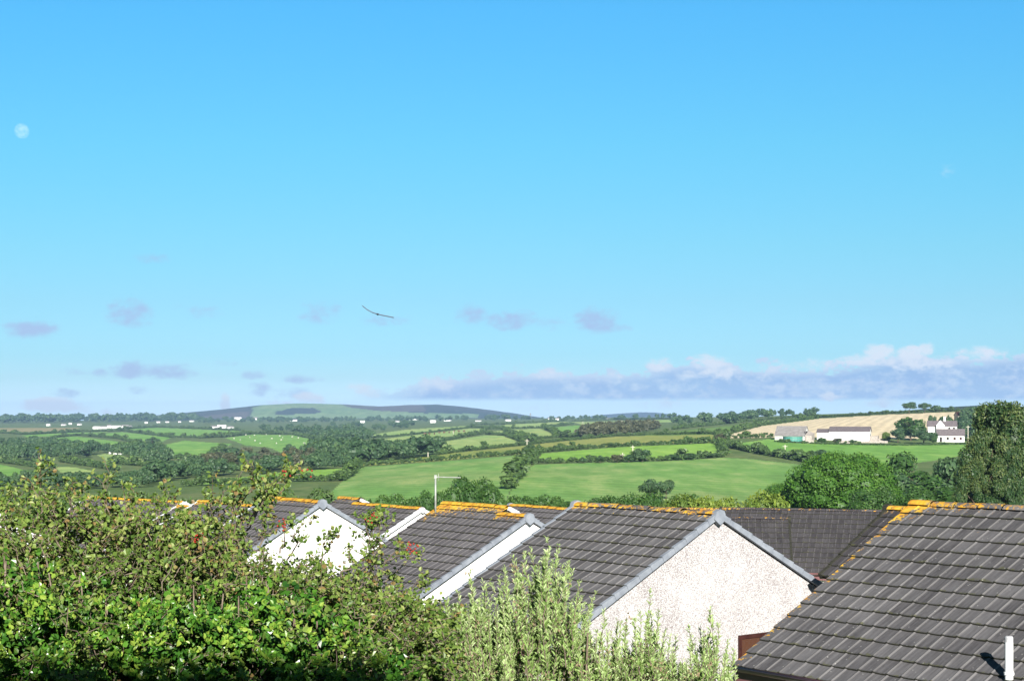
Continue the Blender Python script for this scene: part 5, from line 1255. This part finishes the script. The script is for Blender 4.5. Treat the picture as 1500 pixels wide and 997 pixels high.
# the long bank: flat base, heaped upper edge
fcv = N(nt, 'ShaderNodeFloatCurve'); cm = fcv.mapping.curves[0]
BK = [(480, 600), (520, 572), (600, 560), (700, 547), (760, 542), (850, 543), (930, 540), (1000, 527), (1050, 526), (1100, 533), (1200, 533), (1270, 522), (1340, 512), (1400, 520), (1500, 514), (1700, 505)]
x0_, x1_ = -.14, .42
pts_ = [(((a - CX) / F - x0_) / (x1_ - x0_), (HY - b_) / F / .06) for a, b_ in BK]
while len(cm.points) < len(pts_): cm.points.new(.5, .5)
for p_, (a, b_) in zip(cm.points, pts_): p_.location = (a, min(max(b_, 0), 1))
fcv.mapping.update(); nt.links.new(mathn(nt, 'MULTIPLY_ADD', U, 1 / (x1_ - x0_), -x0_ / (x1_ - x0_), clamp=True), fcv.inputs['Value'])
upper = mathn(nt, 'MULTIPLY', fcv.outputs[0], .06)
dep = mathn(nt, 'SUBTRACT', mathn(nt, 'ADD', upper, mathn(nt, 'MULTIPLY', mathn(nt, 'SUBTRACT', nn_, .6), 105 / F)), E)       # depth below the heaped edge
body = smooth(nt, dep, 0.0, 6 / F)
base_ = smooth(nt, mathn(nt, 'ADD', E, mathn(nt, 'MULTIPLY', mathn(nt, 'SUBTRACT', n1, .5), 7 / F)), (HY - 589) / F, (HY - 581) / F)
left_ = smooth(nt, U, (500 - CX) / F, (640 - CX) / F)
bank = mathn(nt, 'MULTIPLY', mathn(nt, 'MULTIPLY', body, base_), mathn(nt, 'MULTIPLY', left_, mathn(nt, 'MULTIPLY_ADD', n3, .5, .62), clamp=True), clamp=True)
HEADS = [(1180, 536, 60, 14, .6), (1440, 518, 60, 14, .6), (1330, 528, 90, 16, .7), (1060, 545, 70, 14, .5), (800, 548, 60, 12, .45), (640, 560, 50, 12, .4), (1290, 515, 30, 16, 1), (1335, 518, 34, 15, 1), (1357, 512, 16, 14, 1), (1042, 530, 40, 18, .7), (1265, 528, 50, 12, .8), (970, 534, 34, 14, .55), (1120, 542, 44, 12, .45), (900, 552, 30, 10, .3), (1220, 583, 22, 7, .4), (535, 573, 30, 14, .5)]
phd = puffs(HEADS); heads = mathn(nt, 'MULTIPLY', smooth(nt, mathn(nt, 'ADD', rag, mathn(nt, 'MULTIPLY', phd, 1.25)), .12, 1.05), smooth(nt, phd, 0, .15))
K = 1 / (.1 * EXP)
def sc(c): return tuple(v * K for v in c)
n4 = mathn(nt, 'ADD', mathn(nt, 'MULTIPLY_ADD', nn_, 6.0, -3.35), smooth(nt, dep, 20 / F, 2 / F), clamp=True)
bankcol = mixc(nt, n4, sc((.33, .50, .83)), sc((.62, .74, .94)))
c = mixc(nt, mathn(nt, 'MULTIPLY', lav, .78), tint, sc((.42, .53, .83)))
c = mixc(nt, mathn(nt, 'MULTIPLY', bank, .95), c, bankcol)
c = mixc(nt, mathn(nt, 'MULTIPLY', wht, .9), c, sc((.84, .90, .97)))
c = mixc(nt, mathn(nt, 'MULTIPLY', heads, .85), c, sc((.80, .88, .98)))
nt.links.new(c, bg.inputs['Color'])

# ------------------------------------------------------------------ air
hb_ = MB(); hb_.box(-9000, 9000, -90, 9600, -28, 96); m, nt, out = new_mat('air'); pv = N(nt, 'ShaderNodeVolumePrincipled')
pv.inputs['Color'].default_value = (.40, .62, 1, 1); pv.inputs['Density'].default_value = HAZE; pv.inputs['Anisotropy'].default_value = 0.0
nt.links.new(pv.outputs[0], out.inputs['Volume']); hz = hb_.build('haze', m); tag(hz, 'thin blue summer haze over the valley', kind='stuff')

# ------------------------------------------------------------------ render
S.render.engine = 'CYCLES'; cy = S.cycles
cy.max_bounces = 5; cy.diffuse_bounces = 3; cy.glossy_bounces = 2; cy.transmission_bounces = 3; cy.transparent_max_bounces = 6; cy.volume_bounces = 0
cy.use_denoising = True; cy.denoiser = 'OPENIMAGEDENOISE'; cy.denoising_input_passes = 'RGB_ALBEDO_NORMAL'
cy.sample_clamp_indirect = 6; cy.caustics_reflective = False; cy.caustics_refractive = False
vs_ = S.view_settings; vs_.view_transform = 'Standard'; vs_.look = 'None'; vs_.exposure = EXPOSURE; vs_.gamma = 1; vs_.use_curve_mapping = False
